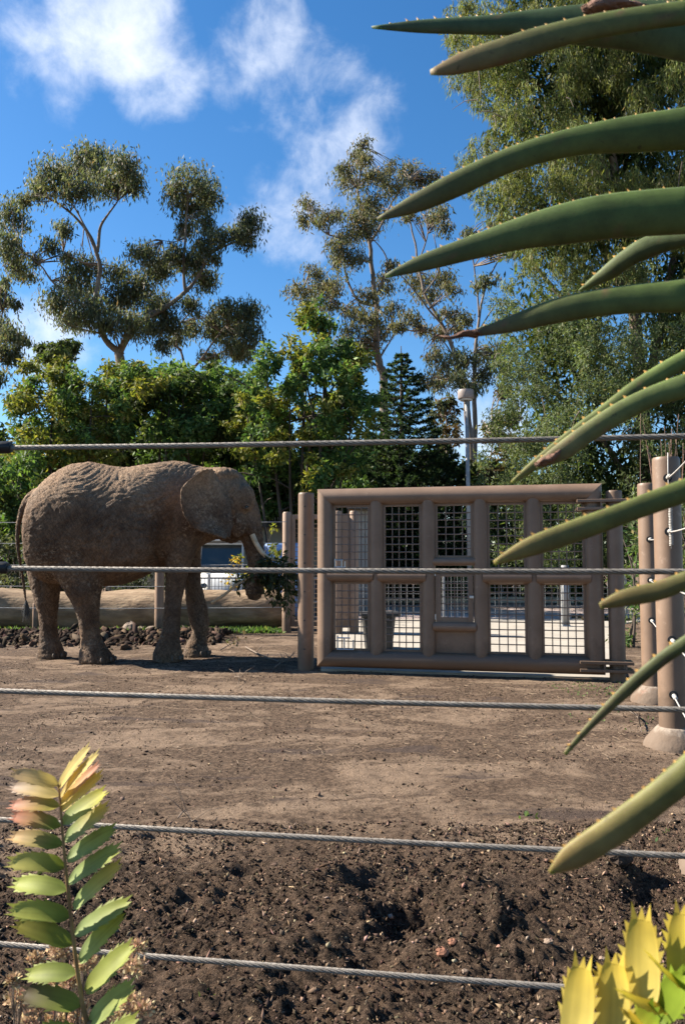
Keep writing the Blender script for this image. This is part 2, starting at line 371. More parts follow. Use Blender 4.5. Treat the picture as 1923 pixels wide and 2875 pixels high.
# crumbs, clods and chaff lying on the soil (far too many to count)
bm = bmesh.new(); bmesh.ops.create_icosphere(bm, subdivisions=1, radius=1); bm.verts.ensure_lookup_table()
ICO20_V = np.array([v.co[:] for v in bm.verts], np.float32); ICO20_F = np.array([[v.index for v in f.verts] for f in bm.faces], np.int32); bm.free()
def rand_rot(n):
    q = rng.normal(size=(n,4)); q /= np.linalg.norm(q, axis=1, keepdims=True); w, x, y, z = q.T
    return np.stack([1-2*(y*y+z*z),2*(x*y-z*w),2*(x*z+y*w),2*(x*y+z*w),1-2*(x*x+z*z),2*(y*z-x*w),2*(x*z-y*w),2*(y*z+x*w),1-2*(x*x+y*y)],1).reshape(n,3,3)
OCT_V = np.array([(1,0,0),(-1,0,0),(0,1,0),(0,-1,0),(0,0,1),(0,0,-1)], np.float32); OCT_F = np.array([(0,2,4),(2,1,4),(1,3,4),(3,0,4),(2,0,5),(1,2,5),(3,1,5),(0,3,5)], np.int32)
SOIL = [((.022,.015,.011),5),((.042,.028,.020),4),((.075,.050,.035),2.5),((.15,.102,.068),2.0),((.27,.195,.135),.7)]
def lumps(name, pos, size, m, parent=None, fine=True, pal=None):
    ICO_V, ICO_F = (OCT_V, OCT_F) if fine else (ICO20_V, ICO20_F)
    n = len(pos); V = ICO_V[None]*(1+rng.uniform(-.42,.42,(n,len(ICO_V),1)))
    V = V*np.stack([rng.uniform(.6,2.1,n), rng.uniform(.4,1.0,n), rng.uniform(.35,.9,n)],1)[:,None,:]; V = np.einsum('nij,nkj->nki', rand_rot(n), V)*np.asarray(size)[:,None,None]+np.asarray(pos)[:,None,:]
    Fa = (ICO_F[None]+(np.arange(n)*len(ICO_V))[:,None,None]).reshape(-1,3)
    cols = None
    if pal: cols = np.repeat(np.concatenate([pick_cols(n, pal, .3), np.ones((n,1))],1), len(ICO_V), axis=0)
    return np_mesh(name, V.reshape(-1,3), Fa, m, parent, cols)
def pick_cols(n, palette, jit=.18):
    w = np.array([p[1] for p in palette], float); w /= w.sum(); base = np.array([p[0] for p in palette])
    c = base[rng.choice(len(palette), n, p=w)]; return np.clip(c*(1+rng.normal(0,jit,(n,1)))*(1+rng.normal(0,.06,(n,3))), .004, .6)
def scatter(n, xr, yr, keep=None):
    out = []
    while len(out) < n:
        x, y = rng.uniform(*xr), rng.uniform(*yr)
        if abs(x) > y*.5+.25: continue
        if keep and not keep(x, y): continue
        out.append((x, y, gh(x, y)))
    return np.array(out)
def patchy(f, t, ox=0):
    return lambda x, y: mn.fractal(Vector((x*f+ox, y*f, 2.0)), 1.0, 2.0, 3) > t + rng.normal()*.25
p = scatter(34000, (-2.2,2.4), (2.0,3.95), patchy(2.2, -.35)); s = np.clip(rng.lognormal(-5.5,.5,len(p)), .0016, .012); p[:,2] += s*.25
stuff(tag(lumps('soil_clods', p, s, M['crumb'], pal=SOIL), 'dark crumbly clods of turned soil along the near cable fence', 'soil'))
p = scatter(14000, (-4.5,4.5), (3.9,10.5), patchy(1.6, -.05, 9)); s = np.clip(rng.lognormal(-5.35,.45,len(p)), .0025, .014); p[:,2] += s*.2
stuff(tag(lumps('soil_crumbs', p, s, M['crumb'], pal=SOIL), 'scattered soil crumbs across the trodden yard', 'soil'))
def straws(name, n, yr, lo, hi, th, label):
    p = scatter(n, (-4.5,4.5), yr, patchy(1.1, -.1, 5)); n = len(p)
    a = rng.uniform(0, 6.283, n); ln = rng.uniform(lo, hi, n); d = np.stack([np.cos(a), np.sin(a), rng.normal(0,.10,n)],1)*ln[:,None]/2
    sd = np.stack([-np.sin(a), np.cos(a), 0*a],1)*th; up = np.array([0,0,1.0])*th*1.3
    c = p + np.array([0,0,.004]); bend = rng.normal(0,.18,n)[:,None]*np.stack([-np.sin(a), np.cos(a), 0*a],1)*ln[:,None]
    V = np.stack([c-d+sd, c-d-sd, c-d+up, c+sd+bend, c-sd+bend, c+up+bend, c+d+sd, c+d-sd, c+d+up],1)
    f = np.array([[0,1,4,3],[1,2,5,4],[2,0,3,5],[3,4,7,6],[4,5,8,7],[5,3,6,8]],np.int32)
    Fa = (f[None]+(np.arange(n)*9)[:,None,None]).reshape(-1,4)
    return stuff(tag(np_mesh(name, V.reshape(-1,3), Fa, M['straw']), label, 'straw'))
straws('straw_litter', 1500, (2.2,5.5), .008, .035, .0008, 'loose bits of straw and bark in the near soil')
straws('trodden_hay', 3000, (5.0,13.0), .02, .09, .0022, 'trodden hay scattered across the elephant yard')

# ------------------------------------------------------------------ paving beyond the gate
GL = Vector((-.29, 9.30, 0)); GR = Vector((2.89, 8.60, 0)); GU = (GR-GL).normalized(); GN = Vector((GU.y, -GU.x, 0)); GW = (GR-GL).length
def sheet(name, pts, z, m, th=.0):
    mb = MB(); n = len(pts); vs_ = [(p[0], p[1], z) for p in pts] + [(p[0], p[1], z-.3) for p in pts]
    mb.add(vs_, [tuple(range(n))] + [(i, i+n, (i+1)%n+n, (i+1)%n) for i in range(n)])
    return struct(obj(name, mb, m))
a0 = GL + GU*.05 - GN*-.06; a1 = GR + GU*.42 + GN*.06
mb_pts = [(-.26, 9.42), (3.14, 8.66), (3.75, 10.6), (5.6, 16.2), (7, 17.6), (-.4, 17.6), (-.34, 14.2)]
sheet('concrete_apron', mb_pts, .026, M['concrete'])
sheet('road', [(-.6,17.8),(30,17.8),(34,25.0),(-.6,25.0)], .018, M['road'])
mb = MB()
for k in range(16):
    mb = MB(); mb.box((-.3+k*1.5, 25.18, .07), (1.485,.30,.26), bev=.015)
    if k == 0: kerb_root = struct(obj('kerb', mb, M['kerb']))
    else:
        o = obj('kerb_stone', mb, M['kerb'], kerb_root)
for yj in (11.9, 14.3, 16.4):
    pass

# ------------------------------------------------------------------ gate
def gpt(u, z, off=0.0): return GL + GU*u + GN*off + Vector((0,0,z))
def c2(cx, cy):
    """pixel of the gate -> (u, z) on the gate's plane"""
    d = pdir(780+.729*cx, 1300+.729*cy); o = Vector((0,0,CAMH))
    t = (GL-o).dot(GN)/d.dot(GN); p = o+d*t
    return (p-GL).dot(GU), p.z
gate = thing('barrier_gate', 'large brown pipe-framed gate with wire mesh windows beside the elephant', 'gate', gpt(GW/2, .06))
def gtube(name, a, b, r, m='paint', n=18, flat=1.0, off=0.0, mitre=None):
    A, B = gpt(a[0], a[1], off), gpt(b[0], b[1], off); t = (B-A).normalized()
    side = t.cross(GN).normalized(); mb = MB(); rr = []
    for (P, e) in ((A, 0), (B, 1)):
        ring = []
        for k in range(n):
            th = 2*math.pi*k/n; s_, c_ = math.sin(th)*r, math.cos(th)*r*flat
            q = P + side*s_ + GN*c_
            if mitre and mitre[e]: q += t*(s_*mitre[e])
            ring.append(q)
        rr.append(ring)
    mb.rings(rr); return obj(name, mb, M[m], gate, auto=50)
ZB, ZT, RR = .17, 2.085, .10
RS = RR-.003; UL, URt = .09, GW-.10
gtube('top_rail', (UL-.0, ZT), (URt, ZT), RR, mitre=(1,-1))
gtube('bottom_rail', (UL, ZB), (URt, ZB), RR, mitre=(-1,1))
gtube('stile', (UL, ZB), (UL, ZT), RS, mitre=(1,-1))
gtube('stile', (URt, ZB), (URt, ZT), RS, mitre=(-1,1))
cols = [380, 580, 780, 985]; us = []
for cx in cols:
    u = c2(cx, 430)[0]; us.append(u); gtube('mullion', (u, ZB+.06), (u, ZT-.06), .080, off=.004)
bounds = [(UL+RR-.014, us[0]-.072), (us[0]+.072, us[1]-.072), (us[1]+.072, us[2]-.072), (us[2]+.072, us[3]-.072), (us[3]+.072, URt-RR+.014)]
zmid = c2(600, 434)[1]
for i, (a, b) in enumerate(bounds):
    if i != 2: gtube('middle_rail', (a-.045, zmid-.004*i), (b+.045, zmid-.004*i), .074, off=.03)
z_s1 = c2(680, 380)[1]; z_s2 = c2(690, 630)[1]
gtube('middle_rail', (bounds[2][0]-.03, z_s1), (bounds[2][1]+.03, z_s1), .045, off=.02)
gtube('middle_rail', (bounds[2][0]-.02, z_s2), (bounds[2][1]+.02, z_s2), .055, off=.03)
def mesh_window(a, b, z0, z1, fw=.035, off=-.01, sp=.086, parent=None, lab=None):
    fr = MB(); ax = (GU, GN, Vector((0,0,1)))
    def bar(u0, u1, za, zb): fr.box(gpt((u0+u1)/2, (za+zb)/2, off), (u1-u0, .034, zb-za), ax, bev=.004)
    bar(a, a+fw, z0, z1); bar(b-fw, b, z0, z1); bar(a+fw+.0005, b-fw-.0005, z1-fw, z1); bar(a+fw+.0005, b-fw-.0005, z0, z0+fw)
    f = obj('window_frame', fr, M['paint'], gate)
    w = MB(); nu = max(2, round((b-a-2*fw)/sp)); nzz = max(2, round((z1-z0-2*fw)/sp))
    for k in range(1, nu):
        u = a+fw+(b-a-2*fw)*k/nu; w.tube([gpt(u, z0+fw, off), gpt(u, (z0+z1)/2, off+.004*random.uniform(-1,1)), gpt(u, z1-fw, off)], .0066, 5)
    for k in range(1, nzz):
        z = z0+fw+(z1-z0-2*fw)*k/nzz; w.tube([gpt(a+fw, z, off+.009), gpt((a+b)/2, z+random.uniform(-.003,.003), off+.009), gpt(b-fw, z, off+.009)], .0066, 5)
    o = obj('wire_mesh', w, M['wire'], f); stuff(o); return f
top_z, bot_z = ZT-RR+.012, ZB+RR-.012
for i, (a, b) in enumerate(bounds):
    if i != 2:
        mesh_window(a, b, zmid+.064, top_z); mesh_window(a, b, bot_z, zmid-.066)
    else:
        mesh_window(a, b, z_s1+.036, top_z)
        zd0, zd1 = z_s2+.05, c2(690, 418)[1]
        mesh_window(a+.012, b-.012, zd0, zd1, fw=.058, off=.016, sp=.075)
        mesh_window(a, b, zd1+.012, z_s1-.036, fw=.02) if z_s1-.036-zd1 > .12 else None
        pn = MB(); pn.box(gpt((a+b)/2, (bot_z+z_s2-.045)/2, -.012), (b-a, .03, z_s2-.045-bot_z), (GU, GN, Vector((0,0,1))), bev=.004); obj('panel', pn, M['paint'], gate)
        for zz in (zd1-.02, zd0+.06): pz = MB(); pz.tube([gpt(a+.006, zz-.03, .034), gpt(a+.006, zz+.03, .034)], .008, 8); obj('door_hinge', pz, M['steel'], gate)
        lt = MB(); lt.box(gpt(b-.03, (zd0+zd1)/2, .042), (.05,.02,.03), (GU, GN, Vector((0,0,1))), bev=.004); obj('latch', lt, M['steel'], gate)
# latch brackets bolted on the left windows
for (cx, cy, w, h) in ((245, 690, .20, .16), (235, 385, .13, .10)):
    u, z = c2(cx, cy); mb = MB()
    for (p0, p1) in (((u-.05,z-h/2),(u-.05+w,z-h/2)),((u-.05,z+h/3),(u-.05+w*.8,z+h/3)),((u-.04,z-h/2),(u-.04,z+h/2)),((u+.04,z-h/2),(u+.04,z+h/3)),((u-.05+w,z-h/2),(u-.05+w,z+h/5))):
        mb.tube([gpt(p0[0],p0[1],.03), gpt(p1[0],p1[1],.03)], .009, 6)
    obj('latch_bracket', mb, M['steel'], gate)
hp = Vector((GR + GU*.20)) + GN*.0; HPX = hp
for zc in (c2(1200,163)[1], c2(1240,780)[1]):
    mb = MB()
    for dz in (-.043, .043):
        mb.box(gpt(GW-.0, zc+dz, .0), (.56,.27,.034), (GU, GN, Vector((0,0,1))), bev=.006)
    s = obj('hinge_strap', mb, M['paint'], gate)
    for (pu, po) in ((-.02,.115),(.20,.115)): pin = MB(); pin.tube([gpt(GW+pu, zc-.062, po), gpt(GW+pu, zc+.062, po)], .014, 10); obj('hinge_pin', pin, M['paint'], s)

def pipe_post(name, label, base, h, r, group=None, m='paint', foot=None, cap='round', bolts=0):
    base = Vector(base); t = thing(name, label, 'post', base, group)
    prof = [(r, -.05), (r, h-.03), (r*.985, h-.012), (r*.93, h-.002), (r*.4, h+.004)]
    mb = MB(); mb.lathe(base, prof, 28 if cap == 'round' else 10); obj('shaft', mb, M[m], t, auto=40)
    if bolts:
        for k in range(bolts):
            z = h*(.12+.8*k/(bolts-1)); b = MB(); b.tube([base+Vector((-.012, -r+.004, z)), base+Vector((-.012, -r-.006, z))], .011, 8); obj('bolt', b, M['darkplastic'], t)
    if foot:
        mb = MB(); n = 22; rr = []
        for (rr_, z) in ((foot*1.02,-.05),(foot,.015),(foot*.93,.05),(foot*.72,.105),(r*1.25,.135),(r*1.18,.142),(r*1.02,.146)):
            rr.append([base+Vector((rr_*(1+.05*mn.noise(Vector((k*.6,z*9,base.x))))*math.cos(2*math.pi*k/n), rr_*math.sin(2*math.pi*k/n), z)) for k in range(n)])
        mb.rings(rr); obj('footing', mb, M['footing'], t, auto=60)
    return t
pipe_post('latch_post', 'tall brown round post with bolts beside the elephant, at the latch side of gate', px(859, 1700, 9.52)*1.0 - Vector((0,0,px(859,1700,9.52).z)), 2.16, .098, bolts=6)
pipe_post('hinge_post', 'brown round post carrying the hinge straps of the large gate', (GR+GU*.125), 2.10, .090, cap='oct')

# far mesh panel seen beside and through the gate
def far_panel(name, label, x0, x1, D, z0, z1, group=None):
    t = thing(name, label, 'fence', ((x0+x1)/2, D, 0), group)
    for x in (x0, x1):
        mb = MB(); mb.lathe((x, D, 0), [(.085,-.05),(.085,z1+.02),(.07,z1+.05),(.02,z1+.055)], 16); obj('post', mb, M['paint_far'], t, auto=40)
    fr = MB(); a, b = x0+.12, x1-.12
    fr.box((a, D, (z0+z1)/2), (.07,.05,z1-z0), bev=.008); fr.box((b, D, (z0+z1)/2), (.07,.05,z1-z0), bev=.008)
    fr.box(((a+b)/2, D, z1-.04), (b-a-.072,.05,.08), bev=.008); fr.box(((a+b)/2, D, z0+.04), (b-a-.072,.05,.08), bev=.008)
    fr.box(((a+b)/2, D, (z0+z1)/2), (b-a-.072,.048,.06), bev=.008)
    f = obj('frame', fr, M['paint_far'], t)
    w = MB(); n = int((b-a)/.085)
    for k in range(1, n): x = a+(b-a)*k/n; w.tube([(x, D-.005, z0+.06), (x, D-.005, z1-.06)], .006, 5)
    n = int((z1-z0)/.085)
    for k in range(1, n): z = z0+(z1-z0)*k/n; w.tube([(a+.03, D+.007, z), (b-.03, D+.007, z)], .006, 5)
    stuff(obj('wire_mesh', w, M['paint_far'], t))
    return t
xa = px(806, 1500, 14.5).x
far_panel('yard_fence', 'tan framed wire mesh panel behind the latch post', xa, xa+.90, 14.5, .12, 2.2)
far_panel('yard_fence', 'tan framed wire mesh panel behind the gate windows by the latch post', px(948,1500,14.2).x, px(994,1500,14.2).x, 14.2, .12, 2.2)

# ------------------------------------------------------------------ right-hand cable fence
FP = [(1.62, 3.33), (2.335, 5.56), (2.925, 7.4), (3.56, 9.35)]
ZS = [1.90, 1.52, 1.135, .76, .38]
pl = ['brown fence post out beside the aloe, on a pale footing', 'brown round fence post on a pale cone footing, beside the aloe leaves', 'brown round fence post on a pale footing, next after the hinge post', 'brown fence post behind the hinge post by the shrubs']
for i, (x, y) in enumerate(FP[:3]):
    t = pipe_post('fence_post', pl[i], (x, y, 0), 2.06, .094, 'posts of the side cable fence', foot=.20)
    for z in ZS:
        mb = MB(); d = Vector((-.305,-.952,0)); c = Vector((x, y, z))+d*.094
        mb.tube([c-d*.01, c+d*.012], .030, 14); mb.tube([c+d*.012, c+d*.02], .020, 10); obj('grommet', mb, M['blackrub'], t, auto=40)
for i, z in enumerate(ZS):
    mb = MB(); path = []
    A = [Vector((FP[0][0]-.35, FP[0][1]-1.0, z-.01))] + [Vector((x, y, z)) for (x, y) in FP[:3]]
    for k in range(3):
        for f in np.linspace(0, 1, 8, endpoint=False):
            p_ = A[k].lerp(A[k+1], f); p_.z -= .02*4*f*(1-f)*(1 if k else 0); path.append(p_)
    path.append(A[3]); mb.tube(path, .0052, 7)
    t = thing('fence_cable', ['uppermost', 'second highest', 'middle', 'second lowest', 'lowest'][i]+' white cable of the side fence through its brown posts', 'cable', A[0], 'cables of the side fence')
    obj('cable', mb, M['white_rope'], t, smooth=True)
    for k in (2, 3):
        mb = MB(); d = (A[k-1]-A[k]).normalized(); s0 = A[k]+d*.125
        for w_ in range(10): mb.tube([s0+d*(.012*w_), s0+d*(.012*w_+.008)], .0125+.003*(w_%2), 8)
        obj('clamp', mb, M['white_rope'], t, smooth=True)
mb = MB(); x, y = FP[1]
pth = [Vector((x-.03, y-.11, 2.08)), Vector((x-.035, y-.115, 1.9)), Vector((x-.03, y-.118, 1.7)), Vector((x-.025, y-.12, 1.5)), Vector((x-.028, y-.12, 1.40))]
mb.tube(pth, .004, 6)
hl = []
for k in range(130):
    f = k/129; hl.append(Vector((x-.027+.012*math.cos(k*1.3), y-.121+.012*math.sin(k*1.3), 1.72-.30*f)))
mb.tube(hl, .004, 5)
tag(obj('coiled_wire', mb, M['white_rope'], smooth=True), 'white wire hanging in a coil down the fence post by the aloe', 'wire')

# ------------------------------------------------------------------ near cable fence
AL = math.radians(7.6); CD = Vector((math.cos(AL), -math.sin(AL), 0)); C0 = Vector((0, 1.45, 0))
CYS = [1008*Q, 1300.5*Q, 1599*Q, 1911*Q, 2213*Q]
cl = ['topmost twisted steel cable, crossing in front of the dark trees', 'twisted steel cable crossing in front of the elephant belly and gate', 'twisted steel cable crossing over the soil below the gate',
      'twisted steel cable behind the upper pinkish cycad leaflets', 'lowest twisted steel cable behind the yellow leaflets and dried flowers']
for i, yc in enumerate(CYS):
    z = px(961, yc, 1.45).z; t0, t1 = (-.80, 1.62)
    A = C0 + CD*t0; A.z = z; B = C0+CD*t1; B.z = z
    ns = 470; R0 = .0034; mb = MB(); L_ = t1-t0
    axis = lambda f: A.lerp(B, f) - Vector((0,0,1))*(.006*4*f*(1-f)*(1+.5*(i > 2)))
    u = CD; w1 = Vector((0,0,1)); w2 = u.cross(w1)
    for sidx in range(6):
        pts = []
        for k in range(ns+1):
            f = k/ns; ph = 2*math.pi*(f*L_/.085 + sidx/6)
            pts.append(axis(f) + w1*(math.cos(ph)*R0) + w2*(math.sin(ph)*R0))
        mb.tube(pts, .0020, 5, cap=False)
    t = thing('steel_cable', cl[i], 'cable', A, 'cables of the near fence')
    obj('rope', mb, M['cable'], t, smooth=True)
    e = {0: -.668, 1: -.668, 2: -.698}.get(i, -.74)
    mb = MB(); a = C0+CD*e; a.z = z; b = C0+CD*(-.80); b.z = z
    mb.tube([a, a.lerp(b,.04), a.lerp(b,.35), a.lerp(b,.36), b], [.0095,.0125,.0125,.0105,.0105], 14); obj('end_sleeve', mb, M['blackrub'], t, auto=40)
lab = ['brown post carrying the black sleeves of the twisted steel cables', 'brown post ending the twisted steel cables beyond the aloe']
for k, tt in enumerate((-.84, 1.64)):
    b = C0+CD*tt+Vector((0,-.062,0)); pipe_post('cable_fence_post', lab[k], (b.x, b.y, 0), 1.72, .042, 'posts of the near fence')

# ------------------------------------------------------------------ wire fence and log behind the elephant
for i, (x_, y_) in enumerate(((448, 1765), (101, 1762), (-330, 1762), (800, 1772))):
    if i == 3: continue
    g = px(x_, 1700, 14.5); r = .085 if i == 0 else .05
    pipe_post('yard_post', ['tan round post behind the elephant front legs', 'short tan stub post behind the elephant tail', 'tan round post at the far end of the log'][i], (g.x, 14.5, 0), 2.2 if i != 1 else .55, r, 'posts of the far wire fence', m='paint_far')
for i, z in enumerate((2.08, 1.69, 1.29, .90, .50)):
    mb = MB(); a = Vector((px(-330,1600,14.5).x, 14.38, z)); b = Vector((xa, 14.38, z-.02)); pts = [a.lerp(b, k/12) - Vector((0,0,.03*4*(k/12)*(1-k/12))) for k in range(13)]
    mb.tube(pts, .007, 6)
    tag(obj('fence_wire', mb, M['white_rope'], smooth=True), ['highest','second highest','middle','second lowest','lowest'][i]+' pale wire stretched behind the elephant above the log', 'wire', 'wires of the far fence')
mb = MB(); rr = []; n = 30
for k in range(60):
    f = k/59; x = -8.6 + 7.5*f; c = Vector((x, 15.35+.1*math.sin(f*5), .36+.03*math.sin(f*9)))
    r = .40*(1+.06*math.sin(f*13))*(1 if .02 < f < .98 else .8)
    rr.append([c + Vector((0, math.cos(2*math.pi*q/n)*r, math.sin(2*math.pi*q/n)*r))*(1+.16*mn.fractal(Vector((x*1.6, math.cos(2*math.pi*q/n)*1.3, math.sin(2*math.pi*q/n)*1.3)), 1, 2, 4)) for q in range(n)])
mb.rings(rr); tag(obj('fallen_log', mb, M['log'], smooth=True), 'long thick fallen log lying behind the elephant', 'log')
# churned mound of dark clods and rocks in front of the log
n = 3000; p = np.stack([rng.uniform(-6.3,-2.0,n), rng.normal(13.2,.55,n), np.zeros(n)],1); s = np.clip(rng.lognormal(-3.5,.6,n), .012, .085)
p[:,2] = .10*np.exp(-((p[:,1]-13.4)/.7)**2) + s*.1
stuff(tag(lumps('churned_soil', p, s, M['crumb'], fine=False, pal=SOIL[:3]), 'churned heap of dark soil clods in front of the log', 'soil'))
for i, (x_, y_, r, lb) in enumerate(((366,1776,.13,'pointed brown rock in front of the log'), (425,1775,.11,'flat grey rock at the foot of the tan fence post'), (398,1772,.09,'small dark rock between the pointed rock and the post'))):
    g = pg(x_, y_); mb = MB(); mb.ell((g.x, g.y, r*.45), (r*1.1, r, r*(1.15 if i == 0 else .6)), 10, 7, jit=.35); tag(obj('rock', mb, M['rock']), lb, 'rock')

# ------------------------------------------------------------------ elephant
def skin_mat():
    m, N, L = new_mat('elephant_skin')
    out = N.new('ShaderNodeOutputMaterial'); b = N.new('ShaderNodeBsdfPrincipled'); L.new(b.outputs[0], out.inputs[0])
    tc = N.new('ShaderNodeTexCoord'); P = tc.outputs['Object']
    def nz(scale, detail=6, rough=.6, dist=.2):
        n = N.new('ShaderNodeTexNoise'); n.inputs['Scale'].default_value = scale; n.inputs['Detail'].default_value = detail
        n.inputs['Roughness'].default_value = rough; n.inputs['Distortion'].default_value = dist; L.new(P, n.inputs['Vector']); return n
    def mrange(x, a, c, d=0.0, e=1.0):
        r = N.new('ShaderNodeMapRange'); r.interpolation_type = 'SMOOTHSTEP'; L.new(x, r.inputs[0])
        for i, k in enumerate((a, c, d, e)): r.inputs[i+1].default_value = k
        return r.outputs[0]
    def mx(f, a, c):
        n = N.new('ShaderNodeMix'); n.data_type = 'RGBA'
        if isinstance(f, float): n.inputs[0].default_value = f
        else: L.new(f, n.inputs[0])
        for s, k in ((a, 6), (c, 7)):
            if isinstance(s, tuple): n.inputs[k].default_value = lin(*s)
            else: L.new(s, n.inputs[k])
        return n.outputs[2]
    def mt(op, a, c):
        n = N.new('ShaderNodeMath'); n.operation = op
        for i, s in enumerate((a, c)):
            if isinstance(s, (int, float)): n.inputs[i].default_value = s
            else: L.new(s, n.inputs[i])
        return n.outputs[0]
    base = mx(mrange(nz(3.5, 7, .65).outputs['Fac'], .35, .65), (.090,.053,.031), (.175,.108,.064))
    sx = N.new('ShaderNodeSeparateXYZ'); L.new(P, sx.inputs[0])
    hi = mrange(mt('ADD', sx.outputs['Z'], mt('MULTIPLY', nz(2.5,5).outputs['Fac'], .7)), 2.15, 2.75)      # dust thrown over the back
    col = mx(mt('MULTIPLY', hi, .8), base, (.31,.20,.122))
    gp_ = mrange(nz(2.1, 6, .65).outputs['Fac'], .50, .62)
    col = mx(mt('MULTIPLY', gp_, .5), col, (.150,.112,.082))
    pale = mt('MULTIPLY', mrange(nz(26, 5, .72).outputs['Fac'], .50, .60), mrange(nz(1.5, 4, .6).outputs['Fac'], .49, .60))
    col = mx(mt('MULTIPLY', pale, .72), col, (.33,.24,.158))
    # creases: stretched ridged noise in two crossing directions
    hs = []
    for (rot, st, sc_) in (((0,math.radians(28),0),(1.0,.6,.22),30),((0,math.radians(-38),0),(1.0,.6,.26),34),((0,math.radians(80),0),(1.0,.7,.30),52)):
        mp = N.new('ShaderNodeMapping'); mp.inputs['Rotation'].default_value = rot; L.new(P, mp.inputs[0])
        m2 = N.new('ShaderNodeMapping'); m2.inputs['Scale'].default_value = st; L.new(mp.outputs[0], m2.inputs[0])
        n = N.new('ShaderNodeTexNoise'); n.inputs['Scale'].default_value = sc_; n.inputs['Detail'].default_value = 2; n.inputs['Distortion'].default_value = .6; L.new(m2.outputs[0], n.inputs['Vector'])
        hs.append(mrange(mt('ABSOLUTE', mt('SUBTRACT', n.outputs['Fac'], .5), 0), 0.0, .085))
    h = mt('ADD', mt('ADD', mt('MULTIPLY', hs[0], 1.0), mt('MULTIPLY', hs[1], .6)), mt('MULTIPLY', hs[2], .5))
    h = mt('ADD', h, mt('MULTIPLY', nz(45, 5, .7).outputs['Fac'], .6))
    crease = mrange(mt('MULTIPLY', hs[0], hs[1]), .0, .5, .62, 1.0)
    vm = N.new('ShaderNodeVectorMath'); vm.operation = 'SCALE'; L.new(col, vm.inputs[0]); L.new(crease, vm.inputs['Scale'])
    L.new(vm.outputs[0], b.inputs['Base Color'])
    b.inputs['Roughness'].default_value = .82; b.inputs['Specular IOR Level'].default_value = .22
    bp = N.new('ShaderNodeBump'); bp.inputs['Strength'].default_value = .8; bp.inputs['Distance'].default_value = .008
    L.new(h, bp.inputs['Height']); L.new(bp.outputs[0], b.inputs['Normal'])
    return m
M['skin'] = skin_mat()
def ED(cx): return 10.42 + (cx-400)/600*.22
def E(cx, cy, off=0.0):
    return px(.574*cx, 1240+.574*cy, ED(cx)+off)
S = .574/F*10.5            # metres per trace pixel
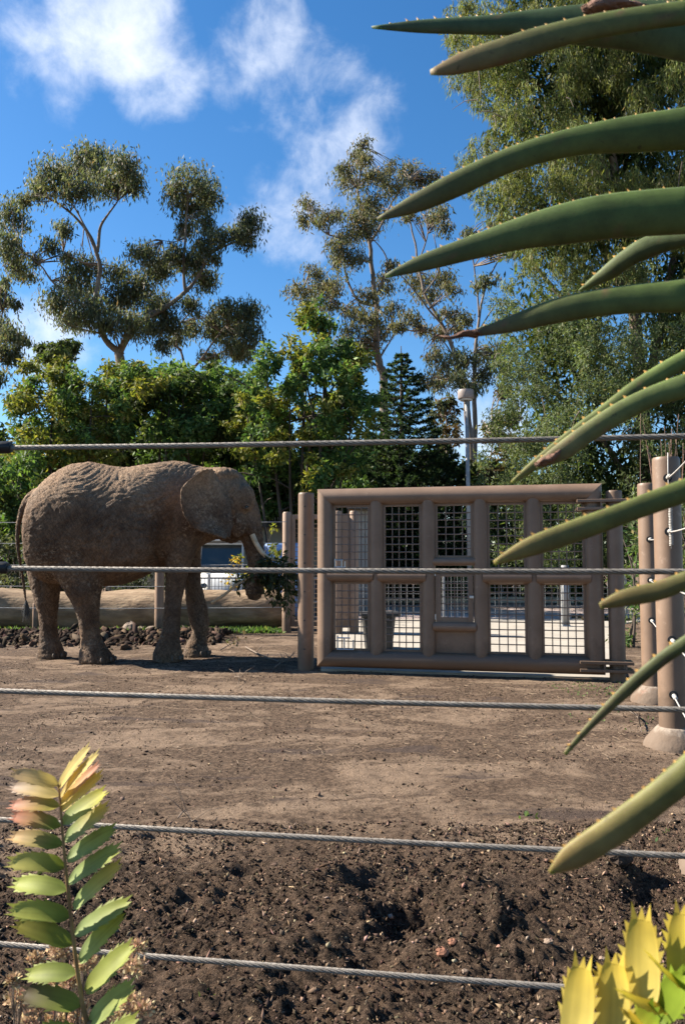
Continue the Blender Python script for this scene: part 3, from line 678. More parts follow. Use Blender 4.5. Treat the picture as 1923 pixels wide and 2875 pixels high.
def build_elephant():
    root = thing('elephant', 'dusty brown African elephant standing with a leafy branch in its trunk', 'elephant', (E(600,700).x, ED(600), 0))
    mb = MB(); n = 36
    secs = [(150,350,520,.16),(156,318,560,.27),(168,266,610,.42),(192,226,655,.53),(235,182,690,.61),(300,136,700,.66),(370,106,705,.69),(450,97,710,.72),(530,115,712,.76),(620,127,700,.78),
            (700,113,668,.76),(780,100,625,.69),(850,92,605,.60),(905,96,575,.52),(960,114,535,.45),(1010,127,500,.41),(1060,126,480,.39),(1110,126,468,.385),(1150,132,455,.375),(1185,160,440,.35),(1215,205,425,.30),(1235,240,400,.22),(1246,270,360,.12)]
    rr = []
    for (cx, t, b_, w) in secs:
        w *= .90 if cx < 960 else 1.0
        T, B = E(cx, t), E(cx, b_); zc, h = (T.z+B.z)/2, (T.z-B.z)/2; ring = []
        head = cx > 1000
        for k in range(n):
            a = 2*math.pi*k/n; c_, s_ = math.cos(a), math.sin(a)
            cc = math.copysign(abs(c_)**.85, c_); ss = math.copysign(abs(s_)**.85, s_)
            ww = w*(1 - (.30 if not head else .12)*max(0, s_)**1.6) * (1+ (.06 if not head else -.2)*max(0,-s_))
            ring.append(Vector((T.x, ED(cx)+ww*cc, zc+h*ss)))
        rr.append(ring)
    mb.rings(rr)
    def leg(prof, off, wd, top=None):
        rr = []
        for j, (cy, l, r) in enumerate(prof):
            cx = (l+r)/2; last = j == len(prof)-1
            P = E(cx, cy, off); rad = (r-l)/2*S
            if last: P.z = 0.0
            rr.append([P + Vector((math.cos(2*math.pi*k/20)*rad, math.sin(2*math.pi*k/20)*rad*wd[min(j,len(wd)-1)], 0)) for k in range(20)])
        mb.rings(rr)
    nh = [(420,262,540),(500,250,545),(580,252,530),(640,268,512),(700,305,502),(745,332,495),(800,362,487),(860,384,484),(920,394,488),(970,400,500),(1005,398,522),(1035,394,546),(1060,392,558),(1078,392,562)]
    fh = [(460,135,330),(560,130,310),(640,136,300),(700,150,300),(780,170,290),(840,188,283),(900,195,282),(960,195,290),(1005,190,306),(1040,183,318),(1062,178,322),(1080,178,322)]
    nf = [(330,840,985),(450,822,985),(540,812,962),(640,808,925),(700,810,906),(780,806,890),(850,802,885),(920,794,884),(965,782,880),(1000,765,884),(1030,752,890),(1055,748,893)]
    ff = [(380,870,985),(500,868,988),(640,888,986),(700,902,990),(760,905,1004),(820,912,1020),(880,925,1030),(925,938,1025),(955,930,1014),(995,906,1016),(1028,895,1030),(1050,893,1032)]
    leg(nh, -.27, (.75,.8,.85,.9,.95,1,1,1,1,1,.95,.9)); leg(fh, .27, (.75,.85,.9,.95,1))
    leg(nf, -.25, (.8,.9,1,1.05,1.1)); leg(ff, .25, (.8,.9,1,1.0))
    # shoulder, hip, brow, cheek, jaw
    for (cx, cy, off, r) in ((900,385,-.30,(.34,.20,.38)),(900,385,.30,(.34,.20,.38)),(370,420,-.42,(.48,.22,.60)),(370,420,.42,(.48,.22,.60)),(560,460,-.45,(.60,.25,.46)),(560,460,.45,(.60,.25,.46)),
                            (1195,275,-.24,(.16,.12,.20)),(1195,275,.24,(.16,.12,.20)),(1165,395,-.20,(.12,.13,.22)),(1165,395,.20,(.12,.13,.22)),(1095,165,-.16,(.22,.17,.115)),(1095,165,.16,(.22,.17,.115))):
        mb.ell(E(cx, cy, off), r, 20, 14)
    mb.tube([E(1090,420), E(1125,455), E(1150,480), E(1160,492)], [.20,.14,.085,.03], 16)
    # trunk
    tp = [(1165,300,0,.27),(1195,350,0,.225),(1218,410,0,.185),(1234,470,0,.158),(1246,530,0,.140),(1254,590,-.01,.128),(1258,650,-.02,.118),(1260,700,-.03,.108),(1253,738,-.05,.102),(1238,745,-.11,.098),(1226,718,-.17,.088),(1236,672,-.18,.074),(1250,640,-.17,.060)]
    P = crom([E(a,b_,o) for (a,b_,o,r) in tp], 60); R = [np.interp(i/59*(len(tp)-1), range(len(tp)), [t[3] for t in tp]) for i in range(60)]
    mb.tube(P, R, 18)
    for sgn in (-1, 1):                                     # tusk sockets
        mb.tube([E(1185,330,sgn*.13), E(1215,400,sgn*.16), E(1238,452,sgn*.165)], [.12,.095,.068], 12)
    # tail
    tl = [(200,232,-.02,.06),(152,270,-.06,.07),(112,328,-.12,.050),(90,420,-.15,.041),(90,520,-.16,.035),(106,620,-.14,.028),(121,720,-.08,.025),(131,805,-.08,.021)]
    mb.tube(crom([E(a,b_,o) for (a,b_,o,r) in tl], 40), [np.interp(i/39*(len(tl)-1), range(len(tl)), [t[3] for t in tl]) for i in range(40)], 12)
    # ears
    A = [(1045,130),(1072,185),(1102,240),(1132,310),(1143,390),(1130,478)]
    O = [(1040,126),(998,134),(950,165),(904,203),(884,235),(882,300),(897,362),(935,420),(986,446),(1050,460),(1098,480),(1128,482)]
    def poly_at(Pl, t):
        seg = [math.dist(Pl[i], Pl[i+1]) for i in range(len(Pl)-1)]; tot = sum(seg); d = t*tot
        for i, s_ in enumerate(seg):
            if d <= s_ or i == len(seg)-1: f = min(1, d/s_); return (Pl[i][0]+(Pl[i+1][0]-Pl[i][0])*f, Pl[i][1]+(Pl[i+1][1]-Pl[i][1])*f)
            d -= s_
    nu, nv = 22, 28
    for sgn in (-1, 1):
        fr, bk = [], []
        for j in range(nv+1):
            t = j/nv; a = poly_at(A, t); o = poly_at(O, t)
            for i in range(nu+1):
                s_ = i/nu; cx, cy = a[0]+(o[0]-a[0])*s_, a[1]+(o[1]-a[1])*s_
                off = .425 + .38*(s_**.8)*math.sin(min(1, t*1.0+.40)*math.pi*.55) + .035*math.sin(s_*7+t*4)*s_ + .02*mn.noise(Vector((cx*.02, cy*.02, 1)))
                th = .02*(1-s_)+.036
                fr.append(E(cx, cy, sgn*off)); bk.append(E(cx, cy, sgn*(off-th)))
        m_ = nu+1; k_ = len(fr); fs = []
        for j in range(nv):
            for i in range(nu):
                q = j*m_+i; fs.append((q, q+1, q+1+m_, q+m_)); fs.append((q+k_, q+m_+k_, q+1+m_+k_, q+1+k_))
        for j in range(nv):
            for i in (0, nu):
                q = j*m_+i; fs.append((q, q+m_, q+m_+k_, q+k_) if i == 0 else (q, q+k_, q+m_+k_, q+m_))
        for i in range(nu):
            for j in (0, nv):
                q = j*m_+i; fs.append((q, q+k_, q+1+k_, q+1) if j == 0 else (q, q+1, q+1+k_, q+k_))
        mb.add(fr+bk, fs)
    me = bpy.data.meshes.new('tmp'); me.from_pydata(mb.v, [], mb.f); me.update()
    b2 = bmesh.new(); b2.from_mesh(me)
    bmesh.ops.recalc_face_normals(b2, faces=b2.faces); b2.to_mesh(me); b2.free()
    to = bpy.data.objects.new('tmp', me); C.objects.link(to)
    rm = to.modifiers.new('r', 'REMESH'); rm.mode = 'VOXEL'; rm.voxel_size = .0185; rm.adaptivity = 0
    sm = to.modifiers.new('s', 'SMOOTH'); sm.factor = .5; sm.iterations = 7
    dg = bpy.context.evaluated_depsgraph_get(); em = bpy.data.meshes.new_from_object(to.evaluated_get(dg))
    bpy.data.objects.remove(to); bpy.data.meshes.remove(me)
    # folds and wrinkles in the surface itself
    nv_ = len(em.vertices); co = np.zeros(nv_*3, np.float32); no = np.zeros(nv_*3, np.float32)
    em.vertices.foreach_get('co', co); em.vertices.foreach_get('normal', no); co = co.reshape(-1,3); no = no.reshape(-1,3)
    tx = E(1200,300).x; bodyx0, bodyx1 = E(180,300).x, E(900,300).x; earx0, earx1 = E(890,300).x, E(1130,300).x
    for i in range(nv_):
        x, y, z = co[i]; v = Vector((x, y, z)); d = 0.0
        leg_ = z < .95
        near_ear = y < ED(1000)-.42 and earx0 < x < earx1 and z > 1.45
        w = v + Vector((mn.noise(v*2.3), mn.noise(v*2.3+Vector((5,0,0))), mn.noise(v*2.3+Vector((0,7,0)))))*.10
        if x > tx and z < 2.1:
            d -= .0120*(math.sin(z*92+3*mn.noise(v*9))*.5+.5)*(1 if z < 1.8 else .4)
        else:
            k_ear = .15 if near_ear else 1.0
            if leg_:
                r1 = abs(mn.noise(Vector((w.x*4, w.y*4, w.z*26)))); r2 = abs(mn.noise(Vector((w.x*16+w.z*5, w.y*12, w.z*9))))
                d -= .0075*max(0, 1-r1*4.5) + .004*max(0, 1-r2*4.5)
            else:
                th = .45 + .7*mn.noise(Vector((x*.8, y*.4, z*.8))) + (.5 if x < bodyx0+.5 else 0)
                for (t_, f1, f2, am) in ((th, 17, 3.6, .0100), (th-1.15, 15, 4.5, .0065), (th+.2, 34, 8, .0045)):
                    q = w.x*math.cos(t_)+w.z*math.sin(t_); l_ = -w.x*math.sin(t_)+w.z*math.cos(t_)
                    d -= k_ear*am*max(0, 1-abs(mn.noise(Vector((q*f1, w.y*3, l_*f2))))*4.2)
        d += .007*mn.fractal(v*2.6, 1, 2, 3)
        # deep folds: loose skin in front of the thigh and behind the foreleg
        if .75 < z < 1.75 and y < ED(500):
            for (fx, amp, sl) in ((E(505,640).x, .018, .30),(E(530,640).x,.012,.30),(E(560,640).x,.010,.32),(E(812,560).x,.024,-.06),(E(835,560).x,.010,-.04),(E(185,430).x,.02,-.12)):
                q = (x-fx-sl*(z-1.1)+.02*mn.noise(v*6))/.014; d -= amp*math.exp(-q*q)*.8
        if d: co[i] += no[i]*d
    co[:,2] = np.maximum(co[:,2], -.01)
    em.vertices.foreach_set('co', co.ravel()); em.update()
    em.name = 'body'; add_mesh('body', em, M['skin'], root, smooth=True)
    # tusks
    for sgn in (-1, 1):
        o = .165*sgn; tk = crom([E(1232,448,o), E(1255,500,o*1.15), E(1288,548,o*1.25), E(1325,572,o*1.3), E(1362,583,o*1.25)], 26)
        t = MB(); t.tube(tk, [.036*(1-(k/25)**2.2*.85) for k in range(26)], 14); obj('tusk', t, M['ivory'], root, smooth=True)
        e = MB(); c = E(1207,318,sgn*.335); e.ell(c, (.024,.018,.022), 14, 10); obj('eye', e, M['glass'], root, smooth=True)
        for dz, rr_ in ((.026,.012),(-.024,.010)):
            l_ = MB(); l_.tube(crom([c+Vector((-.045,.01*sgn*-1,dz*.2)), c+Vector((-.02,.014*sgn,dz*.95)), c+Vector((.015,.014*sgn,dz)), c+Vector((.045,0,dz*.1))], 10), rr_, 8); obj('eyelid', l_, M['skin'], root, smooth=True)
    # toenails
    for (l, r, cy, off) in ((392,562,1078,-.27),(178,322,1080,.27),(748,893,1055,-.25),(893,1032,1050,.25)):
        P = E((l+r)/2, cy, off); P.z = .055; ra = (r-l)/2*S
        for th in (-60,-25,10,45):
            a = math.radians(th); c = P+Vector((math.cos(a)*ra*.985, math.sin(a)*ra*.985, 0)); t = MB(); t.ell(c, (.016,.026,.034), 10, 8); obj('toenail', t, M['hoof'], root, smooth=True)
    # tail hair
    mb = MB()
    for k in range(46):
        a = E(131+random.uniform(-5,5), 800+random.uniform(-25,12), -.08+random.uniform(-.03,.03)); b_ = a+Vector((random.uniform(-.05,.06), random.uniform(-.04,.04), -random.uniform(.12,.30)))
        mb.tube([a, a.lerp(b_,.5)+Vector((random.uniform(-.015,.015),0,0)), b_], [.004,.0035,.001], 4)
    obj('tail_hair', mb, M['darkplastic'], root)
    return root
M['hoof'] = surf('toenail', [(.3,(.09,.068,.05)),(.7,(.14,.105,.08))], scale=12, rough=.7, bump=.2)
build_elephant()

# ------------------------------------------------------------------ foliage tools
def leaves_np(pos, dirs, ln, wd, cols):
    """one folded lens-shaped leaf per position -> verts, faces, colours"""
    n = len(pos); dirs = dirs/np.linalg.norm(dirs, axis=1, keepdims=True)
    r = rng.normal(size=(n,3)); s = np.cross(dirs, r); s /= np.linalg.norm(s, axis=1, keepdims=True)+1e-9
    nn = np.cross(s, dirs); ln = np.asarray(ln).reshape(-1,1); wd = np.asarray(wd).reshape(-1,1)
    mid = pos + dirs*ln*.45 + nn*ln*rng.uniform(-.06,.06,(n,1)); tip = pos + dirs*ln + nn*ln*rng.uniform(-.16,.16,(n,1))
    V = np.stack([pos, mid+s*wd*.5, tip, mid-s*wd*.5], 1).reshape(-1,3)
    Fa = np.arange(n*4, dtype=np.int32).reshape(-1,4)
    Cc = np.repeat(np.concatenate([cols, np.ones((n,1))],1), 4, axis=0)
    return V, Fa, Cc
def pick_cols(n, palette, jit=.18):
    w = np.array([p[1] for p in palette], float); w /= w.sum(); base = np.array([p[0] for p in palette])
    c = base[rng.choice(len(palette), n, p=w)]; return np.clip(c*(1+rng.normal(0,jit,(n,1)))*(1+rng.normal(0,.06,(n,3))), .004, .6)
EUC = [((.098,.122,.070),5),((.138,.155,.098),4),((.070,.086,.052),4),((.165,.128,.078),.7),((.23,.24,.18),.8)]
EUC2 = [((.110,.124,.070),4),((.15,.148,.09),4),((.175,.128,.075),1.4),((.08,.09,.054),3.5),((.23,.225,.165),.8)]
GREEN = [((.078,.145,.040),5),((.112,.19,.055),4),((.050,.095,.030),4),((.17,.23,.09),1.2)]
YGREEN = [((.155,.18,.034),5),((.20,.21,.044),3),((.09,.11,.027),4),((.24,.21,.07),1.2)]
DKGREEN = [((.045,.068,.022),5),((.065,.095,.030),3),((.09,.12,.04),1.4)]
WILLOW = [((.15,.18,.055),5),((.20,.225,.072),4),((.075,.098,.036),4),((.19,.18,.09),1),((.13,.11,.06),.6)]
WILLOWG = [((.105,.145,.062),5),((.145,.185,.085),4),((.068,.094,.040),3.5),((.19,.205,.14),1.2)]
GREYG = [((.075,.09,.055),4),((.11,.125,.085),3),((.045,.055,.032),4)]
CONIF = [((.024,.046,.024),5),((.038,.068,.032),3),((.06,.095,.04),1)]
RUST = [((.13,.085,.045),4),((.09,.072,.04),4),((.06,.058,.034),3)]
def clump_leaves(c, r, n, ln, ar, droop, pal, shell=.55, soft=True):
    u = rng.normal(size=(n,3)); u /= np.linalg.norm(u, axis=1, keepdims=True)
    rad = rng.uniform(0,1,(n,1))**(1/3.0); rad = shell+(1-shell)*rad if shell > .9 else rad**(1-shell*.6)
    p = np.asarray(c)+(np.clip(rng.normal(size=(n,3)),-2.2,2.2)*.52 if soft else u*rad)*np.asarray(r)
    d = np.stack([rng.normal(0,1,n), rng.normal(0,1,n), rng.normal(0,1,n)],1)*(1-droop) + np.array([0,0,-1.0])*droop*1.6 + u*.35*(1-droop)
    l = ln*rng.uniform(.6,1.25,n)
    return leaves_np(p, d, l, l*ar, pick_cols(n, pal))
class Crown:
    def __init__(s): s.V=[]; s.C=[]; s.n=0
    def add(s, t): s.V.append(t[0]); s.C.append(t[2]); s.n += len(t[0])
    def build(s, parent, m='leaf', name='crown'):
        V = np.concatenate(s.V); Cc = np.concatenate(s.C)
        o = np_mesh(name, V, np.arange(len(V), dtype=np.int32).reshape(-1,4), M[m], parent, Cc); return o

def sub_clumps(c, r, k, sc_):
    """split one clump into k smaller ones inside it"""
    out = []
    for _ in range(k):
        u = rng.normal(size=3); u /= np.linalg.norm(u); q = rng.uniform(.25,.95)
        out.append((np.asarray(c)+u*np.asarray(r)*q, np.asarray(r)*sc_*rng.uniform(.7,1.2)))
    return out

def tree(name, label, D, tr, branches, clumps, dens, ln, ar, droop, pal, group=None, spread=2.5, bark='bark', conv=None, k=5, sc_=.48, twigs=True, cat='tree', seed=1, pal2=None):
    """branches: [(pixel points, r0, r1)], clumps: [(x, y, rx, ry)] all read off the photograph at distance D"""
    rs = np.random.default_rng(seed); cv = conv or (lambda x, y: (x, y))
    b0 = px(*cv(*branches[0][0][0]), D) if branches else px(*cv(*tr), D); root = thing(name, label, cat, (b0.x, D, 0), group)
    mb = MB(); nodes = []
    for bi, (pts, r0, r1) in enumerate(branches):
        P = []; off = rs.uniform(-.4,.4)*spread if bi else 0
        for i, (x, y) in enumerate(pts): P.append(px(*cv(x, y), D + off*(i/max(1,len(pts)-1))))
        if bi == 0: P = [Vector((P[0].x, D, -.1))] + P
        n = len(P)*5; S_ = crom(P, n)
        for i in range(1, n-1): S_[i] += Vector((mn.noise(S_[i]*.9), mn.noise(S_[i]*.9+Vector((9,0,0))), 0))*r0*.5
        r0 *= .72; r1 *= .72
        mb.tube(S_, [r0+(r1-r0)*(i/(n-1))**.8 for i in range(n)], 9, lump=.15); nodes += S_[n//3:]
    cr = Crown()
    for (x, y, rx, ry) in clumps:
        jit = rs.uniform(-1,1)*spread; x0, y0 = cv(x, y); x1, y1 = cv(x+rx, y+ry)
        rX, rZ = (x1-x0)*(D+jit)/F, (y1-y0)*(D+jit)/F; c = px(x0, y0, D+jit); rY = max(rX, rZ)
        if twigs and nodes:
            nb = min(nodes, key=lambda q: (q-c).length)
            for _ in range(5):
                e = c+Vector((rs.uniform(-.7,.7)*rX, rs.uniform(-.7,.7)*rY, rs.uniform(-.5,.7)*rZ)); m_ = nb.lerp(e, .5)+Vector((rs.normal()*.15, rs.normal()*.15, rs.normal()*.15+.1))
                mb.tube(crom([nb, m_, e], 7), [.035,.03,.027,.022,.018,.014,.008], 4, cap=False)
        area = rX*rZ
        for (cc, r) in sub_clumps(c, (rX, rY, rZ), k, sc_):
            cr.add(clump_leaves(cc, r, max(6, int(4.6*dens*area/k)), ln, ar, droop, pal2 if (pal2 and rs.random() < .35) else pal))
    if mb.v: obj('trunk', mb, M[bark], root, smooth=True)
    cr.build(root); return root
def c4(x, y): return (.6378*x, 350+.6378*y)
def c5(x, y): return (700+.5102*x, 350+.5102*y)

tree('eucalyptus_tree', 'tall eucalyptus with open rounded crown on bare forking limbs, behind the elephant', 40, None,
  [([(545,1180),(535,1080),(530,1000)],.42,.34), ([(530,1005),(455,920),(422,780),(438,650),(428,560),(390,480),(330,410),(235,335)],.26,.06), ([(430,560),(442,460),(475,400),(520,335)],.14,.05), ([(405,505),(372,440),(335,370),(290,310)],.10,.04),
   ([(530,1005),(590,900),(680,830),(760,780),(840,720),(880,650),(940,560),(1060,505)],.27,.06), ([(820,735),(812,600),(820,440),(828,320)],.14,.05), ([(455,920),(380,905),(300,880)],.10,.04), ([(420,800),(340,780),(240,700),(180,620),(95,555)],.12,.04), ([(430,620),(350,600),(280,555)],.07,.03), ([(815,500),(770,515),(715,510)],.05,.02)],
  [(230,220,85,80),(330,170,85,75),(430,175,80,75),(555,185,85,70),(480,260,100,70),(340,280,90,60),(600,265,45,55),(165,285,50,55),(110,330,40,35),
   (60,420,75,70),(40,520,55,60),(70,600,55,55),(110,650,65,35),(150,590,40,30),(280,455,45,40),(235,540,45,45),(290,585,35,30),
   (385,620,70,60),(330,710,90,70),(255,780,65,65),(395,810,95,75),(515,650,50,50),(520,770,95,80),(635,560,65,60),(625,690,85,75),(560,870,95,60),(700,790,80,60),(725,640,70,60),(320,860,70,45),(655,890,75,50),(745,880,60,45),(470,880,60,45),
   (850,235,100,50),(775,290,65,65),(910,300,75,60),(845,370,60,45),(830,450,50,45),(920,430,50,45),(895,520,55,55),(775,570,60,45),(860,610,75,60),(905,690,55,60),(1085,420,65,55),(1030,480,60,40),(1095,500,50,50),(965,500,40,35),(940,590,35,35)],
  430, .275, .25, .62, EUC, 'eucalyptus trees on the skyline', conv=c4, seed=3, k=10, sc_=.78)
tree('eucalyptus_tree', 'smaller eucalyptus with dense round clumps, beside the tall forked eucalyptus', 42, None,
  [([(825,1200),(822,1120),(820,1080)],.20,.17), ([(820,1090),(800,1000),(775,960),(800,870)],.11,.04), ([(822,1100),(880,1040),(935,960),(1000,880)],.13,.05), ([(880,1040),(960,1010),(1060,960)],.08,.03)],
  [(990,820,75,50),(1085,830,65,60),(1000,900,95,60),(1095,920,60,65),(935,870,45,55),(1030,980,80,45),(830,800,50,50),(840,890,45,45),(930,1020,50,35),(1060,1000,55,40),(770,930,50,40),(720,960,45,40)],
  430, .275, .25, .62, EUC, 'eucalyptus trees on the skyline', conv=c4, seed=4, k=10, sc_=.78)
tree('eucalyptus_tree', 'dark eucalyptus half hidden behind the yellow-green feathery tree', 34, None,
  [([(-40,1250),(-30,1100),(0,900)],.22,.10), ([(-20,1000),(40,950),(90,940)],.08,.03), ([(0,900),(20,800),(50,770)],.06,.03)],
  [(10,740,45,50),(60,780,32,35),(20,690,25,25),(40,920,75,45),(100,950,40,40),(20,1000,60,50),(-10,870,50,50),(60,1020,40,40),(-20,1100,60,60)],
  480, .25, .25, .62, EUC, 'eucalyptus trees on the skyline', conv=c4, seed=5, k=10, sc_=.78)
tree('distant_tree', 'low dark treetop showing over the shrubs beneath the pale cloud', 60, None,
  [([(240,1100),(240,1030)],.3,.2)], [(190,990,50,35),(250,975,60,35),(310,985,45,40),(230,1020,100,30)], 300, .45, .3, .5, DKGREEN, conv=c4, seed=6)
tree('eucalyptus_tree', 'lofty thin-leaved reddish eucalyptus rising behind the dark conifer', 46, None,
  [([(740,1480),(722,1330),(700,1200)],.40,.30), ([(700,1200),(693,980),(670,780),(660,640),(610,430),(606,260),(630,110)],.28,.05), ([(695,1000),(590,960),(530,820),(500,640),(420,600),(350,540)],.14,.04), ([(690,960),(760,760),(690,640)],.10,.04),
   ([(715,1290),(780,1180),(850,1030)],.10,.04), ([(690,1100),(560,1050),(430,960),(300,900),(180,920)],.10,.03), ([(660,660),(740,520),(800,400),(880,300)],.12,.04)],
  [(622,100,42,42),(590,170,48,40),(640,190,55,45),(520,240,65,40),(560,310,80,50),(680,280,75,45),(775,225,45,40),(740,290,50,35),(340,440,65,40),(300,510,42,50),(410,520,80,45),(480,480,45,40),(870,260,85,60),(790,340,85,55),(1000,285,60,45),(930,310,60,45),
   (650,410,90,60),(590,510,85,60),(700,500,90,55),(560,600,80,55),(470,660,70,55),(550,730,75,60),(640,580,70,45),(480,740,45,45),(360,810,60,50),(280,900,75,45),(390,890,85,55),(330,970,70,40),(470,880,60,50),(640,940,60,45),(740,880,70,55),(780,770,55,35),
   (640,1060,90,55),(560,1020,60,45),(710,1130,80,55),(640,1190,80,55),(780,1010,60,45),(560,1130,60,45),(450,1000,60,45),(600,1280,80,50),(520,1210,60,50)],
  330, .28, .25, .58, EUC2, 'eucalyptus trees on the skyline', conv=c5, seed=8, k=10, sc_=.78)
tree('eucalyptus_tree', 'leaning pale-limbed eucalyptus behind the lamp post', 40, None,
  [([(1225,1980),(1215,1750),(1195,1560),(1170,1400)],.30,.24), ([(1170,1400),(1130,1260),(1060,1100),(960,920),(910,680),(880,520)],.20,.05), ([(1060,1100),(980,1010),(880,880),(800,800)],.09,.03), ([(930,760),(980,600),(960,500)],.06,.03), ([(960,930),(1040,800),(1010,600)],.06,.03), ([(1150,1330),(1070,1200),(960,1130)],.08,.03)],
  [(960,400,80,45),(1050,480,60,55),(880,500,55,35),(1075,560,45,50),(1000,520,55,40),(930,860,80,55),(1060,850,85,60),(990,930,75,45),(1120,900,50,45),(880,1060,70,50),(1110,1040,70,50),(1190,1060,50,50),(1040,1150,70,50),(950,1130,50,40),(1160,1130,50,40),(820,1100,50,40),
   (1000,1260,60,50),(1080,1330,80,70),(1040,1420,70,60),(960,1400,50,50)],
  330, .27, .25, .58, EUC2, 'eucalyptus trees on the skyline', conv=c5, seed=9, k=10, sc_=.78)
tree('eucalyptus_tree', 'slim white-stemmed eucalyptus between the lamp post and big willowy tree', 36, None,
  [([(1240,1700),(1235,1400),(1240,1250)],.17,.14), ([(1240,1260),(1262,1060),(1290,920),(1350,780),(1400,700)],.12,.03), ([(1262,1060),(1250,900),(1230,740),(1200,640)],.07,.03), ([(1250,1150),(1320,1040),(1380,960)],.06,.03)],
  [(1260,870,50,40),(1330,850,50,38),(1200,590,45,35),(1230,640,40,30),(1350,540,55,40),(1440,700,60,50),(1330,700,50,35),(1400,640,50,40),(1200,1290,80,60),(1290,1260,70,65),(1160,1400,70,55),(1300,1370,60,60),(1220,1430,70,40),(1380,1240,50,60),(1400,1340,55,70)],
  360, .26, .25, .58, EUC, 'eucalyptus trees on the skyline', conv=c5, seed=10, k=10, sc_=.78)
tree('rusty_shrub', 'rust-tinged thin shrubby tree between conifer and lamp post', 30, None,
  [([(1080,2000),(1090,1750),(1080,1600)],.08,.04)], [(1050,1540,60,50),(1090,1620,60,60),(1060,1700,60,60),(1120,1540,50,60),(1100,1800,70,70),(1010,1590,40,50),(1060,1900,70,60),(1130,1720,40,60)], 330, .22, .34, .3, RUST, conv=c5, seed=11, k=5, pal2=EUC)
tree('rusty_shrub', 'brown-leaved shrub below the lamp post and beside the willowy tree', 28, None,
  [([(1320,2000),(1330,1850),(1340,1700)],.07,.03)], [(1340,1880,90,60),(1300,1940,70,60),(1400,1920,80,60),(1380,1700,80,60),(1320,1660,60,40),(1430,1600,70,90),(1440,1780,70,80),(1400,1480,60,70),(1260,1880,40,60)], 330, .22, .34, .3, RUST, conv=c5, seed=12, k=5, pal2=YGREEN)

# ------------------------------------------------------------------ dense shrubs and trees behind the yard
def inside(poly, x, y):
    c = False; j = len(poly)-1
    for i in range(len(poly)):
        xi, yi = poly[i]; xj, yj = poly[j]
        if (yi > y) != (yj > y) and x < (xj-xi)*(y-yi)/(yj-yi)+xi: c = not c
        j = i
    return c
def bush(name, label, D, poly, n, rr, dens, ln, ar, droop, pal, cat='tree', group=None, seed=1, stems=6, bark='darkbark', spread=1.2, pal2=None, k=4, sc_=.55, ybase=None):
    """poly in 1568-wide pixels: the outline of this plant as the photograph shows it"""
    rs = np.random.default_rng(seed); X = [p[0] for p in poly]; Y = [p[1] for p in poly]; cl = []
    while len(cl) < n:
        x, y = rs.uniform(min(X), max(X)), rs.uniform(min(Y), max(Y))
        if inside(poly, x, y): cl.append((x, y, rs.uniform(*rr)))
    cxm = sum(X)/len(X); g = px(cxm*Q, 1600, D); root = thing(name, label, cat, (g.x, D, 0), group)
    cr = Crown(); mb = MB()
    for (x, y, r) in cl:
        dd = D+rs.uniform(-1,1)*spread; c = px(x*Q, y*Q, dd); R = r*Q*dd/F
        if c.z < .1: c.z = .1
        pal_ = pal2 if (pal2 and rs.random() < .4) else pal
        for (cc, r3) in sub_clumps(c, (R, R, R*.85), k, sc_):
            cr.add(clump_leaves(cc, r3, max(5, int(5.0*dens*R*R/k)), ln, ar, droop, pal_))
    # stems reach into the foliage
    top = sorted(cl, key=lambda q: q[1])
    for s_ in range(stems):
        x, y, r = cl[rs.integers(len(cl))] if s_ > stems//2 else top[rs.integers(max(1, len(top)//3))]
        e = px(x*Q, y*Q, D+rs.uniform(-.5,.5)*spread); b = Vector((g.x+(e.x-g.x)*rs.uniform(.2,.7)+rs.normal()*.15, D+rs.normal()*.3, -.08)); m_ = b.lerp(e, .5)+Vector((rs.normal()*.2, rs.normal()*.2, .1))
        P = crom([b, m_, e], 16); L_ = (e-b).length
        mb.tube(P, [max(.006, L_*.011*(1-.85*i/15)) for i in range(16)], 6, lump=.1)
        for q in range(4):
            a = P[6+q*2]; e2 = a+Vector((rs.normal()*.5, rs.normal()*.4, abs(rs.normal())*.5))*min(1, L_*.2); mb.tube([a, a.lerp(e2,.5)+Vector((0,0,.05)), e2], [L_*.004, L_*.003, L_*.0012], 4, cap=False)
    obj('stems' if cat != 'tree' else 'trunk', mb, M[bark], root, smooth=True); cr.build(root, name='foliage' if cat != 'tree' else 'crown'); return root

# hedge mass right behind the log: low, grey-green, continuous
bush('shrub', 'grey-green shrub behind the elephant tail and log', 17.2, [(-30,1240),(70,1230),(110,1330),(110,1385),(-30,1385)], 34, (18,34), 300, .11, .5, .2, GREYG, 'shrub', 'shrubs behind the log', 21, 4)
bush('shrub', 'pale grey-green shrub seen under the elephant belly', 17.4, [(130,1280),(300,1270),(380,1270),(380,1385),(130,1385)], 40, (18,32), 300, .10, .5, .2, GREYG, 'shrub', 'shrubs behind the log', 22, 4)
bush('shrub', 'yellow-flowered shrub behind the trunk and the peeled stick', 16.6, [(520,1285),(600,1265),(640,1290),(640,1365),(560,1365),(525,1330)], 16, (10,20), 260, .10, .5, .2, YGREEN, 'shrub', 'shrubs behind the log', 23, 5, pal2=[((.45,.30,.03),3),((.30,.24,.05),2)])
bush('sapling', 'thin leafy sapling beside the tan mesh panel', 17.5, [(612,1225),(630,1205),(648,1250),(650,1330),(610,1330)], 9, (7,13), 300, .10, .45, .2, YGREEN, 'sapling', None, 24, 3)
